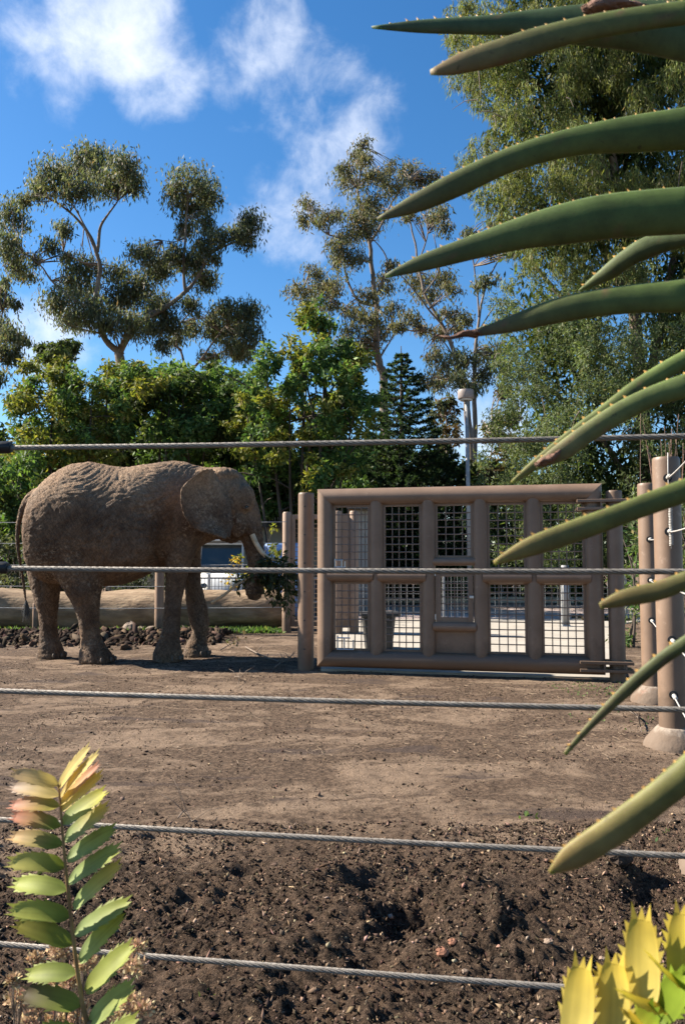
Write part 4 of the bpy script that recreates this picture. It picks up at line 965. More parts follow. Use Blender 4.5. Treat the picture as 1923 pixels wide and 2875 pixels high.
# tall background shrubs
bush('leafy_tree', 'dark leafy tree massed behind the elephant back', 26, [(150,900),(330,860),(520,880),(600,900),(640,1000),(650,1150),(600,1220),(160,1220)], 95, (34,60), 250, .24, .46, .2, DKGREEN, 'tree', 'leafy trees behind the elephant', 31, 9, spread=2, pal2=GREEN)
bush('leafy_tree', 'yellow-green feathery tree behind the elephant rump', 21, [(-20,1010),(30,960),(40,850),(90,815),(150,812),(210,850),(330,825),(360,870),(300,950),(280,1050),(100,1080),(-20,1120)], 110, (20,40), 300, .17, .34, .35, YGREEN, 'tree', 'leafy trees behind the elephant', 32, 9, pal2=GREEN)
bush('leafy_tree', 'mid-green leafy tree between the yellow-green one and the tall bright one', 22, [(330,830),(420,860),(450,845),(530,850),(580,880),(560,980),(500,1040),(330,1060),(290,960)], 75, (20,40), 290, .18, .40, .3, GREEN, 'tree', 'leafy trees behind the elephant', 33, 8, pal2=DKGREEN)
bush('leafy_tree', 'tall bright green leafy tree rising over the elephant head', 20, [(550,900),(600,830),(630,780),(690,770),(700,690),(730,680),(760,760),(800,790),(850,830),(870,900),(850,1000),(800,1100),(720,1120),(650,1080),(590,1080),(540,1000)], 135, (18,38), 300, .17, .42, .25, GREEN, 'tree', 'leafy trees behind the elephant', 34, 11, pal2=YGREEN)
bush('leafy_tree', 'shaded tree with bare grey limbs behind the elephant head', 23, [(560,1060),(650,1040),(720,1070),(760,1120),(860,1100),(860,1180),(700,1200),(560,1190)], 55, (22,40), 230, .18, .45, .25, DKGREEN, 'tree', 'leafy trees behind the elephant', 35, 10, pal2=GREEN)
bush('leafy_tree', 'low green shrubby tree behind the elephant tail', 19, [(-30,1060),(60,1050),(110,1090),(90,1180),(60,1260),(-30,1260)], 45, (18,36), 280, .16, .42, .25, GREEN, 'tree', 'leafy trees behind the elephant', 36, 5, pal2=DKGREEN)
bush('leafy_tree', 'dark undergrowth tree behind the gate beside the conifer', 27, [(850,1040),(1080,1060),(1180,1080),(1480,1120),(1480,1340),(850,1340)], 140, (26,44), 230, .2, .45, .2, DKGREEN, 'tree', 'leafy trees behind the gate', 37, 8, spread=1.5)
bush('leafy_tree', 'dark tree filling the gap behind building and cart', 33, [(-60,1000),(420,1000),(900,1020),(900,1320),(-60,1320)], 130, (45,75), 190, .3, .5, .2, DKGREEN, 'tree', 'leafy trees behind the elephant', 38, 6, spread=1.5)
# hedge along the kerb, seen through the gate
bush('kerb_hedge', 'low bright yellow-green hedge behind the kerb beyond the gate', 26.2, [(850,1335),(1080,1330),(1080,1384),(850,1384)], 40, (12,20), 300, .13, .5, .1, YGREEN, 'hedge', None, 41, 3, pal2=GREEN)
bush('kerb_hedge', 'taller grey-leaved hedge behind the kerb, near the grey pole', 26.4, [(1080,1290),(1440,1250),(1440,1384),(1080,1384)], 60, (18,30), 260, .15, .4, .2, GREYG, 'hedge', None, 42, 3, pal2=DKGREEN)
# big willowy tree: hanging narrow leaves
WL = [(1045,-90),(1030,60),(1040,150),(1075,220),(1120,240),(1128,300),(1070,345),(1048,375),(1085,440),(1150,490),(1205,550),(1190,620),(1140,680),(1150,760),(1130,830),(1180,900),(1140,960),(1090,1080),(1085,1300),(1250,1330),(1720,1330),(1760,-90)]
wroot = None
def willow():
    rs = np.random.default_rng(51); D = 22; g = px(1500*Q, 1600, D)
    root = thing('willowy_tree', 'huge willowy pale green tree with hanging narrow leaves, behind the aloe', 'tree', (g.x, D, 0)); cr = Crown(); mb = MB()
    X = [p[0] for p in WL]; Y = [p[1] for p in WL]; cl = []
    while len(cl) < 330:
        x, y = rs.uniform(min(X), max(X)), rs.uniform(min(Y), max(Y))
        if inside(WL, x, y): cl.append((x, y, rs.uniform(30,58)))
    for i in range(0, len(WL)-3):                       # tassels along the outline
        (xa_, ya_), (xb_, yb_) = WL[i], WL[i+1]
        for f in (.1,.4,.7): cl.append((xa_+(xb_-xa_)*f+rs.normal()*6+10, ya_+(yb_-ya_)*f, rs.uniform(14,28)))
    for (x, y, r) in cl:
        dd = D+rs.uniform(-2.2,1.2); c = px(x*Q, y*Q, dd); R = r*Q*dd/F
        low = y > 640 + 60*rs.normal(); pal = WILLOWG if low else WILLOW
        k = 5; lum = .75+.5*rs.random()
        for (cc, r3) in sub_clumps(c, (R, R, R*1.15), k, .5):
            n = max(8, int((1450 if not low else 1850)*R*R/k)); t = clump_leaves(cc, r3, n, .20 if not low else .13, .13 if not low else .24, .62 if not low else .42, pal, shell=.6)
            t[2][:, :3] *= lum; cr.add(t)
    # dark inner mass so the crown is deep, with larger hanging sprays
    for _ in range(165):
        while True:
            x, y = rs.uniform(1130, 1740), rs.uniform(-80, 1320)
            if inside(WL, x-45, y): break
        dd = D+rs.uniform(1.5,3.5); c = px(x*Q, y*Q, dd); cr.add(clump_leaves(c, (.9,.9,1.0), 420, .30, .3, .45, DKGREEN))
    for (pts, r0, r1) in (([(1500,1500),(1480,1100),(1450,700),(1400,350),(1340,60)],.31,.05), ([(1470,950),(1350,760),(1250,640),(1190,560)],.14,.03), ([(1450,700),(1330,480),(1230,330),(1150,260)],.14,.03), ([(1420,450),(1280,230),(1130,140)],.12,.03), ([(1480,900),(1540,600),(1600,300)],.18,.05), ([(1490,1200),(1380,1010),(1270,900),(1200,860)],.12,.03)):
        P = crom([px(x*Q, y*Q, D+2.2) for (x, y) in pts], 30)
        if r0 > .3: P = [Vector((P[0].x, P[0].y, -.1))]+P
        mb.tube(P, [r0+(r1-r0)*i/(len(P)-1) for i in range(len(P))], 9, lump=.15)
    for _ in range(60):
        x, y, r = cl[rs.integers(len(cl))]; a = px(x*Q, y*Q, D-1+rs.normal()); b = a+Vector((rs.normal()*.5, rs.normal()*.3, -abs(rs.normal())*.6)); mb.tube([a, a.lerp(b,.5)+Vector((0,0,.1)), b], [.016,.012,.005], 4, cap=False)
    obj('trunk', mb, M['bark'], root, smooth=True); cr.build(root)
willow()
bush('shrub', 'green shrub between the hinge post and the pale fence posts', 12.5, [(1395,1130),(1460,1120),(1470,1250),(1460,1500),(1400,1500)], 34, (14,26), 330, .10, .35, .35, WILLOWG, 'shrub', None, 61, 4, pal2=GREEN, spread=.6)
bush('shrub', 'leafy shrub behind the two pale-footed fence posts', 14, [(1460,1120),(1620,1100),(1640,1420),(1470,1420)], 44, (20,34), 300, .12, .32, .4, WILLOWG, 'shrub', None, 62, 4, spread=.6)

# conifer
def conifer():
    D = 25.5; top = px(918*Q, 792*Q, D); root = thing('conifer_tree', 'dark blue-green conical conifer behind the gate', 'tree', (top.x, D, 0)); mb = MB(); cr = Crown(); H_ = top.z
    mb.tube([(top.x, D, -.1), (top.x, D, H_*.6), (top.x, D, H_)], [.16,.09,.012], 8)
    rs = np.random.default_rng(71); nt = 34
    for i in range(nt):
        f = i/(nt-1); z = H_*(1-.035-.93*f); R = .18+2.8*(f**.80); nb = int(8+11*f)
        for j in range(nb):
            a = 2*math.pi*(j+rs.uniform(-.3,.3))/nb+i*.7; L_ = R*rs.uniform(.8,1.12); b = Vector((top.x, D, z)); e = b+Vector((math.cos(a)*L_, math.sin(a)*L_, L_*rs.uniform(.02,.28)-.10))
            m_ = b.lerp(e,.55)-Vector((0,0,L_*.08)); P = crom([b, m_, e], 6); mb.tube(P, [.016,.014,.012,.01,.007,.003], 4, cap=False)
            n = int(40+78*L_); t = rs.random(n)**.7; pos = np.array([P[min(5,int(q*5.99))].lerp(P[min(5,int(q*5.99)+1)], q*5.99-int(q*5.99)) for q in t])
            d = np.array([(math.cos(a),math.sin(a),.25)])*.8+rs.normal(size=(n,3))*.55; d[:,2] += .15
            cr.add(leaves_np(pos, d, rs.uniform(.12,.24,n)*(.6+.5*f), rs.uniform(.028,.05,n), pick_cols(n, CONIF)))
    obj('trunk', mb, M['darkbark'], root, smooth=True); cr.build(root)
conifer()

# weeds at the foot of the log and near the hinge
def weeds(name, label, pts, n, ln, pal):
    V = []; Cc = []
    for (x0, x1, y0, y1, m_) in pts:
        p = np.stack([rng.uniform(x0,x1,m_), rng.uniform(y0,y1,m_), np.zeros(m_)],1); d = np.stack([rng.normal(0,.5,m_), rng.normal(0,.5,m_), rng.uniform(.3,1.2,m_)],1)
        t = leaves_np(p, d, rng.uniform(.5,1.2,m_)*ln, rng.uniform(.2,.4,m_)*ln, pick_cols(m_, pal)); V.append(t[0]); Cc.append(t[2])
    V = np.concatenate(V); return stuff(tag(np_mesh(name, V, np.arange(len(V),dtype=np.int32).reshape(-1,4), M['leaf'], None, np.concatenate(Cc)), label, 'weeds'))
weeds('weeds', 'green weeds growing along the foot of the fallen log', [(-3.3,-1.1,14.3,14.9,1500),(-6.2,-2.9,14.2,14.8,900),(-8,-6,14.3,14.9,400)], 0, .12, GREEN)
weeds('weed_seedlings', 'sparse green seedlings on the soil below the hinge post', [(2.2,3.1,7.6,8.5,220),(1.9,2.6,6.0,7.2,60),(1.4,1.7,3.6,4.2,14),(.9,1.0,4.0,4.1,10),(-.42,-.38,2.35,2.42,14)], 0, .035, GREEN)
g0 = pg(1690, 1740)
weeds('bed_plants', 'low straggly groundcover beside the grey pole beyond the gate', [(g0.x-.6,g0.x+.5,g0.y-.7,g0.y+.5,500)], 0, .13, RUST)

# ------------------------------------------------------------------ lamp post
D = 19.5; t_ = px(1307, 1095, D); b_ = px(1316, 1100, D); root = thing('lamp_post', 'tall lamp post with a squat drum head above the gate', 'lamp post', (t_.x+.05, D, 0))
mb = MB(); mb.tube([(t_.x+.05, D, -.05), (t_.x+.02, D, t_.z-.1)], [.062,.048], 12); obj('pole', mb, M['grey'], root, smooth=True)
mb = MB(); mb.lathe((t_.x, D, t_.z-.24), [(.05,-.04),(.19,0),(.205,.02),(.205,.20),(.195,.235),(.05,.25)], 24); obj('lamp_head', mb, M['lamp'], root, auto=40)
mb = MB(); mb.lathe((t_.x, D, t_.z-.245), [(.15,-.03),(.17,-.004),(.16,.0)], 20); obj('lens', mb, M['white'], root)

# ------------------------------------------------------------------ building behind the cart
D = 23.0; zt = px(760, 1466, D).z; x1 = px(1010, 1500, D).x; x0 = px(300, 1500, D).x
root = thing('beige_building', 'low beige building with dark flat roof edge behind the elephant trunk', 'building', ((x0+x1)/2, D+2, 0))
mb = MB(); mb.box(((x0+x1)/2, D+2, (zt-.12)/2), (x1-x0, 4, zt-.12)); obj('wall', mb, M['beige'], root)
mb = MB(); mb.box(((x0+x1)/2, D+1.9, zt-.035), (x1-x0+.3, 4.4, .14), bev=.01); r_ = obj('roof', mb, M['fascia'], root)
mb = MB(); mb.tube([(x0, D-.33, zt-.12), (x1+.1, D-.33, zt-.12)], .05, 8); obj('gutter', mb, M['fascia'], r_)
for k in range(9):  # electric fence insulators standing along the roof edge
    x = px(735, 1460, D).x+k*.085; mb = MB(); mb.tube([(x, D-.2, zt+.03), (x, D-.2, zt+.13)], .014, 6); obj('fence_insulator', mb, M['white'], r_)
for (wx0, wx1, wy0, wy1) in ((1000,1060,1500,1560), (420,500,1510,1570)):
    a = px(wx0, wy0, D); b = px(wx1, wy1, D); mb = MB(); cx_, cz_ = (a.x+b.x)/2, (a.z+b.z)/2; w_, h_ = b.x-a.x, a.z-b.z
    for (dx, dz, sx_, sz_) in ((0,h_/2,w_+.1,.06),(0,-h_/2,w_+.1,.06),(-w_/2,0,.06,h_-.062),(w_/2,0,.06,h_-.062)): mb.box((cx_+dx, D-.03, cz_+dz), (sx_,.07,sz_))
    f_ = obj('window', mb, M['white'], root); mb = MB(); mb.box((cx_, D-.012, cz_), (w_-.062,.02,h_-.062)); obj('pane', mb, M['glass'], f_)
# blue tarp-covered bale
D = 19.0; a = px(742, 1524, D); b = px(800, 1640, D); mb = MB(); rr = []
for (z, g) in ((-.02,1.06),(.3,1.04),(a.z*.6,1.0),(a.z-.06,.97),(a.z,.86)):
    n = 28; rr.append([Vector(((a.x+.45)+math.copysign(abs(math.cos(2*math.pi*k/n))**.35, math.cos(2*math.pi*k/n))*.5*g*(1+.05*mn.noise(Vector((k*.8,z*4,0)))), D+.5+math.copysign(abs(math.sin(2*math.pi*k/n))**.35, math.sin(2*math.pi*k/n))*.5*g*(1+.05*mn.noise(Vector((k*.7,z*4,5)))), z)) for k in range(n)])
mb.rings(rr); tag(obj('tarp_covered_crate', mb, M['blue'], smooth=True), 'blue tarp over a crate between the tusk and the tan mesh panel', 'tarp')
# shed with pale slat siding
D = 19.6; a = px(984, 1430, D); b = px(1032, 1600, D); root = thing('slatted_shed', 'small pale slat-sided shed with timber corner, through the gate windows by the latch post', 'shed', ((a.x+b.x)/2+.4, D+.6, 0))
mb = MB(); mb.box((a.x+.25, D+.7, a.z/2), (.42,1.3,a.z)); obj('wall', mb, M['pot'], root)
for k in range(4):
    mb = MB(); mb.box((a.x+.12+k*.1, D+.03, a.z/2), (.07,.03,a.z-.06), bev=.004); obj('slat', mb, M['pot'], root)
mb = MB(); mb.box((a.x+.0, D+.02, a.z/2), (.13,.12,a.z), bev=.01); obj('corner_post', mb, M['timber'], root)
mb = MB(); mb.box((a.x+.25, D+.6, a.z+.05), (.7,1.9,.10), bev=.01); obj('roof', mb, M['fascia'], root)
# ------------------------------------------------------------------ utility cart behind a bar fence
D = 17.9; c = px(612, 1600, D); X0 = c.x; root = thing('utility_cart', 'white utility cart with canopy roof parked behind the elephant front legs', 'cart', (X0, D+1.1, 0))
zr = px(612, 1499, D).z; zw = px(612, 1524, D).z; zs = px(612, 1597, D).z; zh = px(612, 1612, D).z
mb = MB(); rr = []
for (y, z, hw) in ((-.18,.30,.42),(-.22,.55,.48),(-.10,zh-.16,.52),(.18,zh-.03,.54),(.55,zs-.02,.55)):
    rr.append([Vector((X0+.06+hw*q, D+.05+y+.10*abs(q)**3, z-.05*abs(q)**3)) for q in np.linspace(-1,1,15)] + [Vector((X0+.06+hw*.9*q, D+.75, z)) for q in np.linspace(1,-1,15)])
mb.rings(rr); obj('cowl', mb, M['white'], root, smooth=True)
for s_ in (-1, 1):
    mb = MB(); mb.ell((X0+.06+.36*s_, D-.12, zh-.26), (.085,.05,.06), 14, 8); obj('headlight', mb, M['glass'], root, smooth=True)
    for yy in (.25, 1.9):
        mb = MB(); mb.tube([(X0+.06+.46*s_-.08, D+yy, .23), (X0+.06+.46*s_+.08, D+yy, .23)], [.23,.23], 20); w_ = obj('wheel', mb, M['tyre'], root, auto=40)
        mb = MB(); mb.tube([(X0+.06+.46*s_-.084, D+yy, .23), (X0+.06+.46*s_+.084, D+yy, .23)], .12, 14); obj('rim', mb, M['white'], w_)
    mb = MB(); mb.tube([(X0+.52*s_, D+.42, zs-.1), (X0+.49*s_, D+.62, zw)], .022, 8); obj('roof_strut', mb, M['white'], root)
    mb = MB(); mb.tube([(X0+.52*s_, D+2.2, .7), (X0+.50*s_, D+2.1, zw)], .022, 8); obj('roof_strut', mb, M['white'], root)
mb = MB(); mb.box((X0, D+1.3, (zr+zw)/2+.02), (1.22,1.9,(zr-zw)*.7), bev=.05); obj('canopy_roof', mb, M['white'], root, auto=40)
mb = MB(); mb.box((X0, D+.52, (zs+zw)/2), (.94,.012,zw-zs-.05), (Vector((1,0,0)), Vector((0,.93,-.36)), Vector((0,.33,.94)))); obj('windshield', mb, M['glass'], root)
mb = MB(); mb.tube([(X0-.5,D+.43,zs),(X0-.49,D+.56,zw-.015),(X0+.49,D+.56,zw-.015),(X0+.5,D+.43,zs),(X0-.5,D+.43,zs)], .02, 6); obj('windshield_frame', mb, M['white'], root)
mb = MB(); mb.box((X0, D+1.5, .62), (1.0,.5,.16), bev=.04); mb.box((X0, D+1.78, .98), (1.0,.12,.5), bev=.04); obj('seat', mb, M['darkplastic'], root)
mb = MB(); mb.box((X0, D+1.25, .36), (1.0,2.2,.12), bev=.03); obj('chassis', mb, M['darkplastic'], root)
# bar fence
D = 17.0; a = px(470, 1620, D); b = px(1000, 1620, D); root = thing('bar_fence', 'grey vertical bar fence between log and white cart', 'fence', ((a.x+b.x)/2, D, 0)); zf = px(600, 1618, D).z
for x_ in (480, 588, 700, 812, 920):
    p_ = px(x_, 1620, D); mb = MB(); mb.box((p_.x, D, zf/2+.02), (.06,.06,zf+.06), bev=.006); obj('post', mb, M['steel'], root)
mb = MB(); mb.box(((a.x+b.x)/2, D-.012, zf-.04), (b.x-a.x,.03,.035)); mb.box(((a.x+b.x)/2, D-.012, .45), (b.x-a.x,.03,.035)); mb.box(((a.x+b.x)/2, D-.012, .12), (b.x-a.x,.03,.035)); obj('rail', mb, M['grey'], root)
x_ = a.x
while x_ < b.x:
    mb = MB(); mb.box((x_, D+.012, zf/2), (.012,.012,zf-.06)); obj('bar', mb, M['grey'], root); x_ += .075

# ------------------------------------------------------------------ bin, pole and mesh fence beyond the gate
g = pg(1062, 1826); root = thing('wheeled_bin', 'dark lidded bin on the concrete behind the gate', 'bin', (g.x, g.y, .02)); W = px(1100,1720,g.y).x-px(1008,1720,g.y).x; H_ = px(1060,1728,g.y).z
mb = MB(); rr = []
for (z, s_) in ((.03,.80),(.06,.82),(H_*.5,.90),(H_,1.0)):
    rr.append([Vector((g.x+.5*W*s_*cx_, g.y+.24*s_*cy_, z)) for (cx_, cy_) in ((-1,-.85),(-.88,-1),(.88,-1),(1,-.85),(1,.85),(.88,1),(-.88,1),(-1,.85))])
mb.rings(rr); obj('tub', mb, M['darkplastic'], root, auto=30)
mb = MB(); mb.box((g.x+.02, g.y, H_+.025), (W*1.2,.58,.045), bev=.015); lid = obj('lid', mb, M['darkplastic'], root, auto=40)
mb = MB(); mb.tube([(g.x-W*.3, g.y-.31, H_-.04), (g.x+W*.3, g.y-.31, H_-.04)], .014, 8); obj('handle', mb, M['darkplastic'], lid)
for s_ in (-1,1):
    mb = MB(); mb.tube([(g.x+s_*W*.36-.02, g.y+.18, .085), (g.x+s_*W*.36+.02, g.y+.18, .085)], .085, 14); obj('wheel', mb, M['tyre'], root)
g = pg(1588, 1762); mb = MB(); mb.tube([(g.x, g.y, 0), (g.x, g.y, 1.25)], .075, 14); root = thing('grey_pole', 'grey metal pole standing beyond the hinge-side gate windows', 'pole', (g.x, g.y, 0)); obj('shaft', mb, M['grey'], root, smooth=True)
mb = MB(); mb.lathe((g.x, g.y, 0), [(.16,.0),(.16,.03),(.09,.035),(.085,.06)], 16); obj('base_plate', mb, M['grey'], root); mb = MB(); mb.tube([(g.x-.09,g.y-.06,.05),(g.x-.09,g.y-.06,1.1)], .018, 8); obj('conduit', mb, M['steel'], root)
D = 17.4; a = px(985, 1600, D); b = px(1800, 1600, D); root = thing('mesh_fence', 'thin grey mesh fence along the road beyond the gate', 'fence', ((a.x+b.x)/2, D, 0)); mb = MB(); n = int((b.x-a.x)/.14)
for k in range(n): mb.tube([(a.x+k*.14, D, .04), (a.x+k*.14, D, 1.02)], .0035, 4)
for z in np.linspace(.06, 1.02, 8): mb.tube([(a.x, D, z), (b.x, D, z)], .0035, 4)
obj('wire_mesh', mb, M['grey'], root)
for k in range(4):
    x_ = a.x+(b.x-a.x)*(k+.02)/3.2; mb = MB(); mb.tube([(x_, D, 0), (x_, D, 1.1)], .028, 8); obj('post', mb, M['grey'], root)

# ------------------------------------------------------------------ branch held in the trunk
def branch():
    g = E(1250,700,-.12); root = thing('leafy_branch', 'leafy browse branch with a peeled stick end held in the elephant trunk', 'branch', g); mb = MB()
    st = crom([E(1034,790,-.30), E(1090,755,-.28), E(1140,715,-.26), E(1165,695,-.25), E(1200,675,-.24), E(1245,645,-.22), E(1300,620,-.20), E(1370,600,-.2), E(1420,590,-.2)], 40)
    mb.tube(st, [.021-.013*i/39 for i in range(40)], 8, lump=.12); obj('stick', mb, M['palewood'], root, smooth=True)
    mb = MB(); cr = Crown(); rs = np.random.default_rng(5)
    pal = [((.040,.050,.022),5),((.060,.075,.032),3),((.09,.10,.05),1.2)]
    tips = [(1440,600),(1455,640),(1450,690),(1430,740),(1410,800),(1400,840),(1370,760),(1340,780),(1330,700),(1380,680),(1300,660),(1340,630),(1400,640),(1290,600),(1380,570),(1330,590),(1260,660),(1220,655),(1440,720),(1390,800),(1360,720),(1420,660),(1310,740),(1215,690),(1190,665),(1170,720),(1150,735)]
    for (cx, cy) in tips:
        a = st[rs.integers(20,38)]; e = E(cx, cy, -.22+rs.uniform(-.16,.22)); P = crom([a, a.lerp(e,.5)+Vector((0,0,.04)), e], 10); mb.tube(P, [.006-.0005*i for i in range(10)], 5)
        n = 46 if cx > 1250 else 12; pos = np.array([P[rs.integers(3,10)] for _ in range(n)])+rs.normal(size=(n,3))*.03; d = rs.normal(size=(n,3))*.7+np.array([(e-a).normalized()[:]])*.6; d[:,2] -= .35; l = rs.uniform(.06,.13,n)
        cr.add(leaves_np(pos, d, l, l*.36, pick_cols(n, pal)))
    obj('twigs', mb, M['twig'], root, smooth=True); cr.build(root, name='foliage')
branch()

# fallen twigs by the elephant feet
def twig(label, pts, r, leafy=0):
    P = [pg(x, y) for (x, y) in pts]; P = [p+Vector((0,0,r+.01+.03*(i%2)+gh(p.x,p.y))) for i, p in enumerate(P)]; root = thing('fallen_twig', label, 'twig', P[0], 'twigs on the soil'); mb = MB()
    S_ = crom(P, 22); mb.tube(S_, [r*(1-.7*i/21) for i in range(22)], 6, lump=.2)
    for k in (5,9,13,17):
        e = S_[k]+Vector((random.uniform(-.18,.18), random.uniform(-.12,.12), random.uniform(.04,.16))); mb.tube([S_[k], S_[k].lerp(e,.5)+Vector((0,0,.02)), e], [r*.5,r*.4,r*.15], 4)
    obj('stem', mb, M['twig'], root, smooth=True)
    if leafy:
        pos = np.array([S_[random.randrange(6,22)][:] for _ in range(leafy)])+rng.normal(0,.05,(leafy,3)); pos[:,2] = np.abs(pos[:,2])*.8+.01; l = rng.uniform(.05,.1,leafy)
        cr = Crown(); cr.add(leaves_np(pos, rng.normal(size=(leafy,3)), l, l*.4, pick_cols(leafy, [((.08,.08,.04),3),((.16,.13,.07),2)]))); cr.build(root, name='leaves')
twig('leafy fallen twig in front of the elephant front foot', [(618,1830),(650,1815),(670,1800),(690,1790)], .009, 26)
twig('forked dark twig lying between the elephant and latch post', [(690,1822),(735,1850),(790,1860),(830,1845)], .012)
twig('short dark twig on the shaded soil below the latch post', [(770,1880),(800,1868),(842,1858)], .010)
twig('thin twig lying flat behind the elephant front foot', [(720,1800),(760,1796),(805,1798)], .006)
twig('thin pale twig on the soil near the cycad frond', [(500,2310),(520,2300),(538,2310),(540,2330)], .004)
twig('dark twig lying on the soil below the shade of the latch post', [(660,1905),(672,1915),(668,1930)], .007)
twig('dark curved root sticking from soil at the pale-footed post', [(1765,2000),(1790,2030),(1800,2065)], .009)
for k, (x, y, r, lb) in enumerate(((1240,2715,.018,'reddish brick chip on the dark soil beneath the lowest cable'),(1540,2700,.013,'small tan stone near the yellow leaflets'),(1305,2745,.010,'small pinkish stone beneath the lowest cable'),(1690,2700,.009,'tiny pale stone beside the yellow leaflets'),
        (1745,2470,.045,'dark upright clod of soil beneath the large near aloe leaf'),(1270,2690,.014,'orange bark chip in the dug hollow'))):
    g = pg(x, y); mb = MB(); mb.ell((g.x, g.y, gh(g.x,g.y)+r*.4), (r*1.2, r, r*.8), 9, 6, jit=.4); tag(obj('stone', mb, M['brickchip'] if k in (0,5) else (M['clod'] if k == 4 else M['pebble'])), lb, 'stone')

# ------------------------------------------------------------------ aloe
def aloe_mat():
    m, N, L = new_mat('aloe_leaf'); out = N.new('ShaderNodeOutputMaterial'); b = N.new('ShaderNodeBsdfPrincipled'); L.new(b.outputs[0], out.inputs[0])
    at = N.new('ShaderNodeAttribute'); at.attribute_name = 'Col'; tc = N.new('ShaderNodeTexCoord')
    n = N.new('ShaderNodeTexNoise'); n.inputs['Scale'].default_value = 45; n.inputs['Detail'].default_value = 7; n.inputs['Roughness'].default_value = .7; L.new(tc.outputs['Object'], n.inputs['Vector'])
    n2 = N.new('ShaderNodeTexNoise'); n2.inputs['Scale'].default_value = 9; n2.inputs['Detail'].default_value = 4; L.new(tc.outputs['Object'], n2.inputs['Vector'])
    r = N.new('ShaderNodeMapRange'); L.new(n.outputs['Fac'], r.inputs[0]); r.inputs[1].default_value = .3; r.inputs[2].default_value = .7; r.inputs[3].default_value = .60; r.inputs[4].default_value = 1.02
    r2 = N.new('ShaderNodeMapRange'); L.new(n2.outputs['Fac'], r2.inputs[0]); r2.inputs[1].default_value = .3; r2.inputs[2].default_value = .7; r2.inputs[3].default_value = .8; r2.inputs[4].default_value = 1.2
    mm = N.new('ShaderNodeMath'); mm.operation = 'MULTIPLY'; L.new(r.outputs[0], mm.inputs[0]); L.new(r2.outputs[0], mm.inputs[1])
    vm = N.new('ShaderNodeVectorMath'); vm.operation = 'SCALE'; L.new(at.outputs['Color'], vm.inputs[0]); L.new(mm.outputs[0], vm.inputs['Scale'])
    col = vm.outputs[0]
    for (sc_, lo, hi, cc, am) in ((120,.64,.70,(.035,.030,.016),.75),(14,.58,.74,(.15,.16,.08),.22),(60,.68,.74,(.20,.15,.08),.7)):     # specks, dust and scars
        q = N.new('ShaderNodeTexNoise'); q.inputs['Scale'].default_value = sc_; q.inputs['Detail'].default_value = 5; q.inputs['Roughness'].default_value = .65; L.new(tc.outputs['Object'], q.inputs['Vector'])
        r3 = N.new('ShaderNodeMapRange'); L.new(q.outputs['Fac'], r3.inputs[0]); r3.inputs[1].default_value = lo; r3.inputs[2].default_value = hi; r3.inputs[4].default_value = am
        mx = N.new('ShaderNodeMix'); mx.data_type = 'RGBA'; L.new(r3.outputs[0], mx.inputs[0]); L.new(col, mx.inputs[6]); mx.inputs[7].default_value = lin(*cc); col = mx.outputs[2]
    L.new(col, b.inputs['Base Color'])
    b.inputs['Roughness'].default_value = .6; b.inputs['Specular IOR Level'].default_value = .22
    b.inputs['Subsurface Weight'].default_value = .12; b.inputs['Subsurface Radius'].default_value = (.6,1,.2); b.inputs['Subsurface Scale'].default_value = .01
    bp = N.new('ShaderNodeBump'); bp.inputs['Strength'].default_value = .12; bp.inputs['Distance'].default_value = .004; L.new(n.outputs['Fac'], bp.inputs['Height']); L.new(bp.outputs[0], b.inputs['Normal'])
    return m
M['aloe'] = aloe_mat()
AX = Vector((.86, .88, 0))
aloe = thing('aloe_plant', 'large aloe with long toothed green leaves reaching over the fence', 'aloe', AX)
mb = MB(); mb.tube([AX+Vector((0,0,-.05)), AX+Vector((.01,0,.5)), AX+Vector((0,0,1.2)), AX+Vector((0,0,1.62))], [.055,.05,.045,.03], 14, lump=.15); obj('stem', mb, M['aloedry'], aloe, smooth=True)
def resample(Pl, n):
    P = [Vector((a, b, 0)) for (a, b) in Pl]; d = [0]
    for i in range(1, len(P)): d.append(d[-1]+(P[i]-P[i-1]).length)
    fine = crom(P, 200); L_ = [0]
    for i in range(1, 200): L_.append(L_[-1]+(fine[i]-fine[i-1]).length)
    return [fine[min(199, int(np.searchsorted(L_, L_[-1]*k/(n-1))))] for k in range(n)]
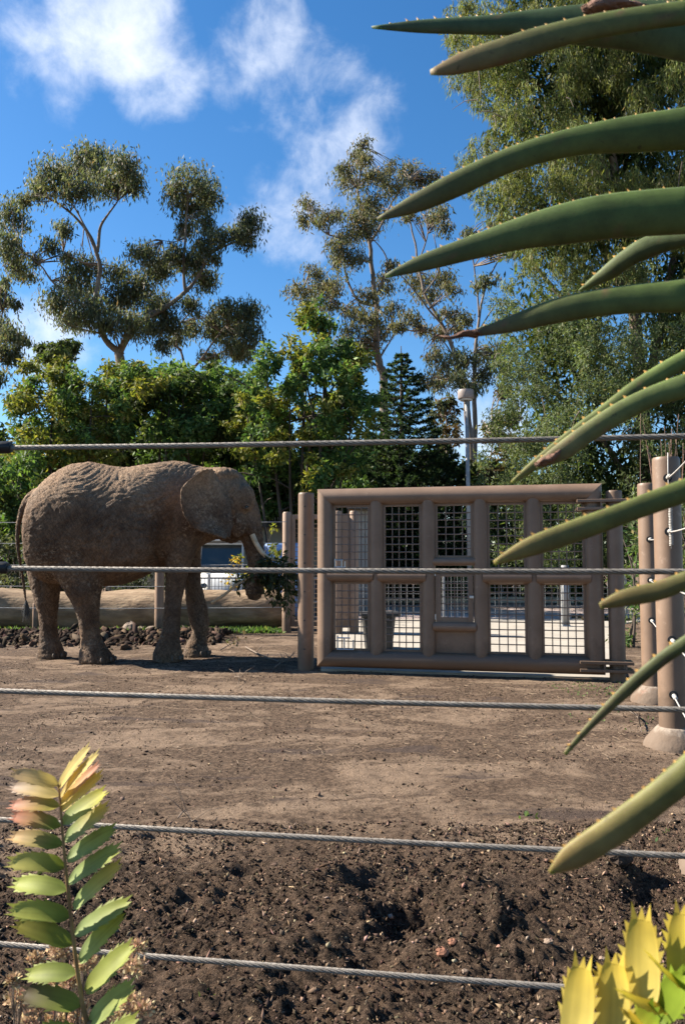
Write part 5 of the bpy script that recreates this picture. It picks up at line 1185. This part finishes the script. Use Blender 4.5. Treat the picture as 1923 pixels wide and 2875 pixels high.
def aloe_leaf(upper, lower, D0, D1, zb, col=(.070,.112,.028), tipc=(.16,.105,.05), spine_scale=1.0, back=.35, label=None, sear=None, tilt=.15):
    n = 36; U = resample(upper, n); Lw = resample(lower, n); pts = []
    for k in range(n):
        f = k/(n-1); D = D0+(D1-D0)*f; a = px(U[k].x*Q, U[k].y*Q, D); b = px(Lw[k].x*Q, Lw[k].y*Q, D); pts.append((a, b))
    # carry on out of the picture to the stem
    a, b = pts[-1]; c = (a+b)/2; tv = (c-(pts[-5][0]+pts[-5][1])/2).normalized(); w = (a-b)/2; B = AX+Vector((-.02,0,zb)); dist = (B-c).length
    for k in range(1, 15):
        f = k/14; p0, p1, p2, p3 = c, c+tv*dist*.4, B-Vector((.25,0,.06))*dist, B; q = p0*(1-f)**3+p1*3*f*(1-f)**2+p2*3*f*f*(1-f)+p3*f**3
        ww = w.lerp(Vector((0,.0,.036)), f)*(1+.12*math.sin(f*math.pi)); pts.append((q+ww, q-ww))
    mb = MB(); rr = []; cols = []; NS = 14
    Ltot = sum(((pts[i+1][0]+pts[i+1][1])/2-(pts[i][0]+pts[i][1])/2).length for i in range(len(pts)-1)); run = 0; prev = None; edges = []
    for k, (a, b) in enumerate(pts):
        c = (a+b)/2; w = (a-b)/2; wl = max(w.length, .0006); wd = w/wl if w.length > 1e-6 else Vector((0,0,1))
        nxt = pts[min(k+1, len(pts)-1)]; prv = pts[max(k-1, 0)]; tg = ((nxt[0]+nxt[1])-(prv[0]+prv[1])).normalized(); nm = tg.cross(wd).normalized()
        if nm.y > 0: nm = -nm                                # towards the camera
        nm = (nm + wd*tilt).normalized()
        if prev is not None: run += (c-prev).length
        prev = c; ring = []
        for j in range(NS):
            th = 2*math.pi*j/NS; s_, co_ = math.sin(th), math.cos(th)
            ring.append(c + wd*(wl*s_) + nm*(wl*(co_*(.50 if co_ > 0 else .10) - .30*(1-s_*s_)*0)))
            fade = math.exp(-run/(.10*Ltot+.004)); edge = max(0, s_)**6*.6  # edge: sunlit upper rim painted paler into the leaf colour
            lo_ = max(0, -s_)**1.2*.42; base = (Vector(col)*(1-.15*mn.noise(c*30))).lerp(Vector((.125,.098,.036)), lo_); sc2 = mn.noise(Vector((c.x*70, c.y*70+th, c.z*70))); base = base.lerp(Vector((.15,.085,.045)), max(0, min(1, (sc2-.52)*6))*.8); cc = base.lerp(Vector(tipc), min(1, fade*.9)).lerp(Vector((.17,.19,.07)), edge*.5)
            cols.append((*cc, 1))
        rr.append(ring); edges.append((c, wd, wl, tg, nm))
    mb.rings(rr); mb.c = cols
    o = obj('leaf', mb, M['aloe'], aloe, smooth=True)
    if label: o['label'] = label
    sp = MB(); acc = 0; last = None; step = .0165*spine_scale*(D0/.85)
    for k in range(2, len(edges)-6):
        c, wd, wl, tg, nm = edges[k]
        c2_, wd2, wl2 = edges[k+1][0], edges[k+1][1], edges[k+1][2]; seg = (c2_-c).length; q = (step-acc) if last else 0.0
        while q < seg:
            f = q/seg; cc = c.lerp(c2_, f); w_ = wl+(wl2-wl)*f
            for sgn in (1,):
                h = random.uniform(.0018,.0046)*D0/.9; e = cc+wd*(sgn*w_*.985); r = .0013*D0/.9
                if sgn < 0: e += nm*(-.002)
                ring = [e+tg*(r*math.cos(a_)*1.5)+nm*(r*math.sin(a_)) for a_ in np.linspace(0, 2*math.pi, 6, endpoint=False)]; tip = e+wd*(sgn*h)-tg*(h*.7)
                sp.add(ring+[tip], [(i, (i+1)%6, 6) for i in range(6)])
            q += step*random.uniform(.55,1.5); last = True
        acc = seg-(q-step)
    stuff(obj('spines', sp, M['spine'], o))
    if sear:
        s = MB(); s.tube(crom([px(x*Q, y*Q, d) for (x, y, d, r) in sear], 26), [np.interp(i/25*(len(sear)-1), range(len(sear)), [q[3] for q in sear]) for i in range(26)], 10, lump=.5, flat=.6); oo = obj('withered_tip', s, M['aloedry'], o, smooth=True)
aloe_leaf([(850,60),(960,46),(1100,37),(1220,24),(1340,12),(1450,4),(1568,8)], [(852,66),(960,76),(1090,80),(1190,83),(1290,100),(1440,118),(1568,145)], .98, .92, 1.50, col=(.052,.088,.034), tipc=(.06,.085,.05), label='nearly level leaf with a torn brown patch', sear=[(1335,24,.90,.004),(1360,16,.89,.013),(1400,14,.89,.010),(1450,12,.89,.006),(1490,16,.89,.002)])
aloe_leaf([(984,160),(1040,128),(1100,104),(1250,58),(1400,26),(1568,2)], [(985,172),(1040,172),(1150,150),(1300,104),(1450,74),(1568,58)], .78, .72, 1.52, col=(.092,.128,.034), tipc=(.26,.17,.09), label='blunt pale-tipped leaf crossing in front of the level one')
aloe_leaf([(862,499),(960,437),(1060,384),(1160,340),(1270,304),(1400,274),(1568,247)], [(866,506),(960,486),(1060,447),(1180,392),(1320,357),(1440,351),(1568,345)], .92, .86, 1.46, col=(.075,.118,.030), tipc=(.13,.095,.05))
aloe_leaf([(880,629),(960,585),(1080,539),(1200,494),(1300,464),(1400,444),(1568,429)], [(884,637),(980,619),(1100,591),(1200,571),(1300,560),(1420,546),(1568,537)], .94, .87, 1.43, col=(.070,.112,.030), tipc=(.10,.10,.05))
aloe_leaf([(1323,664),(1370,620),(1420,577),(1475,543),(1568,518)], [(1327,668),(1400,640),(1450,608),(1510,582),(1568,566)], 1.02, .96, 1.40, col=(.105,.140,.060), tipc=(.14,.16,.07), label='short pale leaf tucked between two long ones')
aloe_leaf([(1082,755),(1150,730),(1250,690),(1350,666),(1450,652),(1568,639)], [(1084,772),(1180,760),(1290,738),(1400,722),(1490,717),(1568,716)], .92, .86, 1.38, col=(.070,.112,.028), tipc=(.12,.075,.05), label='leaf with a shrivelled brown tip', sear=[(998,767,.925,.0012),(1030,773,.92,.003),(1060,765,.92,.006),(1088,763,.92,.0085),(1100,762,.918,.006)])
aloe_leaf([(1168,1102),(1225,1047),(1300,985),(1380,924),(1450,870),(1520,826),(1568,800)], [(1172,1108),(1245,1065),(1320,1010),(1400,955),(1470,905),(1530,868),(1568,845)], .88, .83, 1.33, col=(.088,.130,.034), tipc=(.20,.15,.06))
aloe_leaf([(1222,1060),(1280,1011),(1350,960),(1420,916),(1500,879),(1568,855)], [(1230,1076),(1300,1050),(1350,1016),(1420,971),(1500,931),(1568,913)], .84, .80, 1.30, col=(.080,.125,.034), tipc=(.22,.16,.09), label='leaf with a grey scarred tip', sear=[(1225,1064,.835,.003),(1245,1056,.83,.007),(1268,1045,.828,.006),(1282,1030,.828,.002)])
aloe_leaf([(1128,1284),(1200,1234),(1300,1193),(1400,1158),(1480,1127),(1568,1094)], [(1132,1294),(1240,1268),(1350,1231),(1450,1193),(1568,1152)], .66, .64, 1.27, col=(.078,.118,.030), tipc=(.24,.15,.06))
aloe_leaf([(1370,1380),(1420,1351),(1500,1331),(1568,1306)], [(1374,1395),(1460,1385),(1520,1372),(1568,1352)], .62, .60, 1.22, col=(.075,.100,.032), tipc=(.19,.125,.045))
aloe_leaf([(1288,1724),(1340,1660),(1420,1572),(1500,1500),(1568,1452)], [(1296,1730),(1370,1655),(1450,1585),(1520,1525),(1568,1492)], .66, .62, 1.16, col=(.062,.092,.030), tipc=(.16,.11,.07))
aloe_leaf([(1254,1994),(1290,1938),(1380,1872),(1480,1798),(1568,1722)], [(1262,2002),(1330,1985),(1410,1940),(1480,1890),(1568,1822)], .52, .50, 1.10, col=(.078,.112,.030), tipc=(.24,.15,.06), label='broad drooping leaf low on the plant')

# ------------------------------------------------------------------ cycad fronds
def leaflet(root, base, tip, w, D, c_base, c_tip, dtip=0.0, name='leaflet', shade=None, curl=.0, teeth=1.0):
    a = px(*base, D); b = px(*tip, D+dtip); ax = b-a; L_ = ax.length; ax.normalize(); view = Vector((-.36,-.60,.72)).normalized(); s = ax.cross(view).normalized(); nn = s.cross(ax).normalized()
    hw = lambda t: float(np.interp(t, [0,.05,.13,.25,.40,.60,.78,.90,1.0], [.22,.50,.82,.97,1.0,.98,.90,.78,.58]))
    vr = ((a+b)/2-Vector((0,0,CAMH))).normalized(); w_ = w/F*D/max(.45, (s-vr*s.dot(vr)).length); mb = MB(); cols = []; V = []; Fs = []; tt = list(np.linspace(0, 1, 15)); xs_ = [-1,-.8,-.6,-.4,-.2,0,.2,.4,.6,.8,1]; NX = len(xs_); sd = random.uniform(0,99)
    def at(t, x, out=0.0): return a+ax*(L_*t)+s*(w_*.5*(hw(min(1,t))*x+out))+nn*(curl*L_*math.sin(min(1,t)*math.pi)+.09*w_*x*x)
    T = []; XX = []
    for t in tt:
        for x in xs_: V.append(at(t, x)); T.append(t); XX.append(x)
    for i in range(len(tt)-1):
        for j in range(NX-1): Fs.append((i*NX+j, i*NX+j+1, (i+1)*NX+j+1, (i+1)*NX+j))
    for sg in (-1, 1):
        for t in (.50+random.uniform(-.04,.04), .66+random.uniform(-.03,.03), .80+random.uniform(-.03,.03), .92):
            k = len(V); V += [at(t-.13, sg*.97), at(t+.015, sg*.97), at(t+.05, sg, sg*.30*teeth*random.uniform(.55,1.3))]; T += [t]*3; Fs.append((k, k+1, k+2))
    for (x0_, x1_, xm, ln_) in ((-1,-.35,-.95,.15),(-.4,.4,.05,.11),(.35,1,.95,.15)):
        k = len(V); V += [at(.995, x0_), at(.995, x1_), at(1+ln_*teeth, xm)]; T += [1]*3; Fs.append((k, k+1, k+2))
    for q in range(len(V)):
        cc = Vector(c_base).lerp(Vector(c_tip), max(0,min(1,T[q]*1.25-.2)))*(1+.24*mn.noise(V[q]*38)+.12*mn.noise(V[q]*120)+(.22*mn.noise(Vector((XX[q]*4.3, sd, T[q]*.7))) if q < len(XX) else 0)); cols.append((max(0,cc.x),max(0,cc.y),max(0,cc.z),1))
    mb.add(V, Fs); mb.c = cols; o = obj(name, mb, M['cycadleaf'], root, smooth=True)
    return o
def c6(x, y): return (.352*x, 2050+.352*y)
def c7(x, y): return (1400+.373*x, 2000+.373*y)
D = 1.10
fb = px(*c6(720, 2700), D); fb.z = 0
fr1 = thing('cycad_frond', 'upright cycad frond with yellow and pink upper leaflets by the dried flowers', 'cycad frond', (px(*c6(730,2700),D).x, D, 0), 'cycad fronds')
mb = MB(); P = crom([px(*c6(x,y), D) for (x, y) in ((468,430),(480,540),(500,800),(525,1080),(550,1320),(585,1640),(620,1920),(660,2180),(700,2345),(745,2560))]+[Vector((fr1.location.x+.02, D+.02, .25)), Vector((fr1.location.x+.03, D+.03, -.05))], 60)
mb.tube(P, [.0012+.0022*min(1,i/40) for i in range(60)], 8); mb.c = None; obj('rachis', mb, M['rachis'], fr1, smooth=True)
yel, pink, grn, lgr, pale, brn = (.55,.43,.15), (.52,.24,.16), (.15,.19,.035), (.27,.30,.065), (.26,.32,.12), (.10,.075,.04)
RL = [((470,465),(700,160),82,yel,yel),((480,545),(765,215),84,(.56,.42,.16),yel),((486,600),(768,300),70,yel,pink),((494,638),(795,378),110,yel,(.58,.44,.12)),((506,752),(825,505),116,pale,(.40,.38,.06)),((524,888),(848,630),120,pale,yel),((540,1042),(900,805),126,pale,lgr),((552,1212),(932,965),136,pale,lgr),((592,1415),(942,1095),130,pale,(.50,.42,.12)),((602,1628),(1010,1390),132,pale,lgr),((640,1845),(972,1490),140,pale,(.26,.28,.05)),((690,2090),(1038,1745),150,lgr,lgr),((708,2350),(1048,2060),160,pale,lgr),((745,2600),(1080,2330),160,pale,lgr)]
LL = [((465,440),(120,350),104,yel,(.50,.36,.20)),((470,525),(112,455),100,yel,(.42,.30,.22)),((474,610),(112,600),104,(.34,.30,.06),pink),((484,770),(122,690),112,grn,pink),((500,920),(115,850),118,grn,(.55,.36,.17)),((516,1092),(98,1062),132,grn,(.50,.46,.14)),((532,1280),(138,1225),134,grn,(.40,.44,.10)),((556,1490),(108,1440),136,grn,(.40,.42,.10)),((582,1705),(158,1545),140,grn,(.22,.20,.04)),((606,1945),(240,1950),134,grn,lgr),((646,2200),(205,2100),150,(.18,.22,.04),brn),((690,2470),(300,2420),150,grn,lgr)]
for k, (a, b, w, c0, c1) in enumerate(RL+LL):
    leaflet(fr1, c6(*a), c6(*b), w*.352, D+(.006 if k%2 else 0), c0, c1, dtip=random.uniform(-.035,.02), curl=.03 if k < len(RL) else .07)
D = .66
fr2 = thing('cycad_frond', 'bright yellow spiny cycad frond at the foot of the aloe', 'cycad frond', (px(*c7(1700,1900),D).x, D, .5), 'cycad fronds')
mb = MB(); P = crom([px(*c7(x,y), D) for (x, y) in ((820,2760),(1000,2480),(1180,2290),(1402,2120),(1650,1960),(1900,1900))], 40); mb.tube(P, [.0018+.001*i/39 for i in range(40)], 8); obj('rachis', mb, M['rachis'], fr2, smooth=True)
mb = MB(); mb.tube([P[-1], P[-1]+Vector((.03,.02,-.2)), P[-1]+Vector((.06,.05,-.6)), Vector((P[-1].x+.07, P[-1].y+.05, -.05))], [.003,.006,.012,.016], 8); obj('petiole', mb, M['rachis'], fr2, smooth=True)
Y = (.52,.385,.06); Y2 = (.58,.47,.12); yg = (.36,.34,.035); gg = (.13,.19,.015)
for (a, b, w, c0, c1, dt) in (((560,2560),(628,1925),225,Y2,Y,.02),((850,2520),(872,1892),235,Y2,Y,.015),((1085,2250),(1072,1560),240,Y2,Y,.02),((1370,2080),(1390,1520),215,yg,Y,.02),
        ((1420,2080),(1150,1862),120,yg,(.50,.40,.05),-.05),((1260,2240),(950,2140),120,Y,(.55,.45,.06),-.05),((1100,2380),(960,2250),110,yg,Y,-.05),((1180,2300),(1400,2010),210,gg,(.22,.30,.03),-.02),((1400,2120),(1620,1830),210,gg,(.22,.30,.03),-.02),((1000,2500),(1180,2250),200,yg,gg,-.02)):
    leaflet(fr2, c7(*a), c7(*b), w*.373, D, c0, c1, dtip=dt, curl=-.03, teeth=1.35)

# ------------------------------------------------------------------ dried flower heads
D = 1.28; rs = np.random.default_rng(91); g = px(130, 2875, D)
root = thing('dried_flower_plant', 'withered plant with tan dried flower heads behind the cycad frond', 'plant', (g.x, D, 0)); st = MB(); cr = Crown()
for (x, y, r) in ((470,1760,60),(290,1830,40),(1080,1740,60),(1060,1890,80),(680,1860,60),(480,2020,80),(560,2010,60),(150,2140,70),(110,2000,30),(330,2220,60),(1050,2190,90),(980,2260,90),(1130,2230,70),(620,2230,70),(590,2310,60),(240,2330,70),(1000,2340,80),(420,2330,60)):
    c = px(*c6(x, y), D+rs.uniform(-.06,.06)); R = r*.352/F*D; b = Vector((g.x+rs.normal()*.03, D+rs.normal()*.02, 0)); P = crom([b, b.lerp(c,.6)+Vector((rs.normal()*.02,rs.normal()*.02,0)), c], 14); st.tube(P, [.0022-.0001*i for i in range(14)], 5)
    for q in range(7): e = c+Vector(rs.normal(size=3))*R*.6; st.tube([P[11], e], [.0008,.0005], 4)
    n = 150; R *= 1.25; u = rs.normal(size=(n,3)); u /= np.linalg.norm(u,axis=1,keepdims=True); pos = np.array(c)+u*R*rs.uniform(.3,1,(n,1))*np.array([1.1,.8,.7]); d = u*.7+rs.normal(size=(n,3))*.4; d[:,2] += .5; l = rs.uniform(.006,.011,n)
    cr.add(leaves_np(pos, d, l, l*.55, pick_cols(n, [((.46,.32,.18),4),((.56,.42,.26),3),((.40,.24,.16),2)])))
obj('stems', st, M['twig'], root, smooth=True); cr.build(root, 'petal', 'flower_heads')
# wiry bare twigs above the fence posts
root = thing('bare_shrub', 'wiry leafless reddish twigs rising behind the pale-footed posts', 'shrub', (3.8, 9.0, 0)); mb = MB(); rs = np.random.default_rng(14)
for k in range(16):
    a = Vector((3.75+rs.uniform(-.1,.3), 9.0+rs.uniform(-.2,.2), -.05)); e = px((1470+rs.uniform(-5,95))*Q, (930+rs.uniform(0,110))*Q, 9.0); mb.tube(crom([a, a.lerp(e,.5)+Vector((rs.normal()*.06,0,0)), e], 14), [.006-.0003*i for i in range(14)], 5)
obj('stems', mb, M['redtwig'], root, smooth=True)
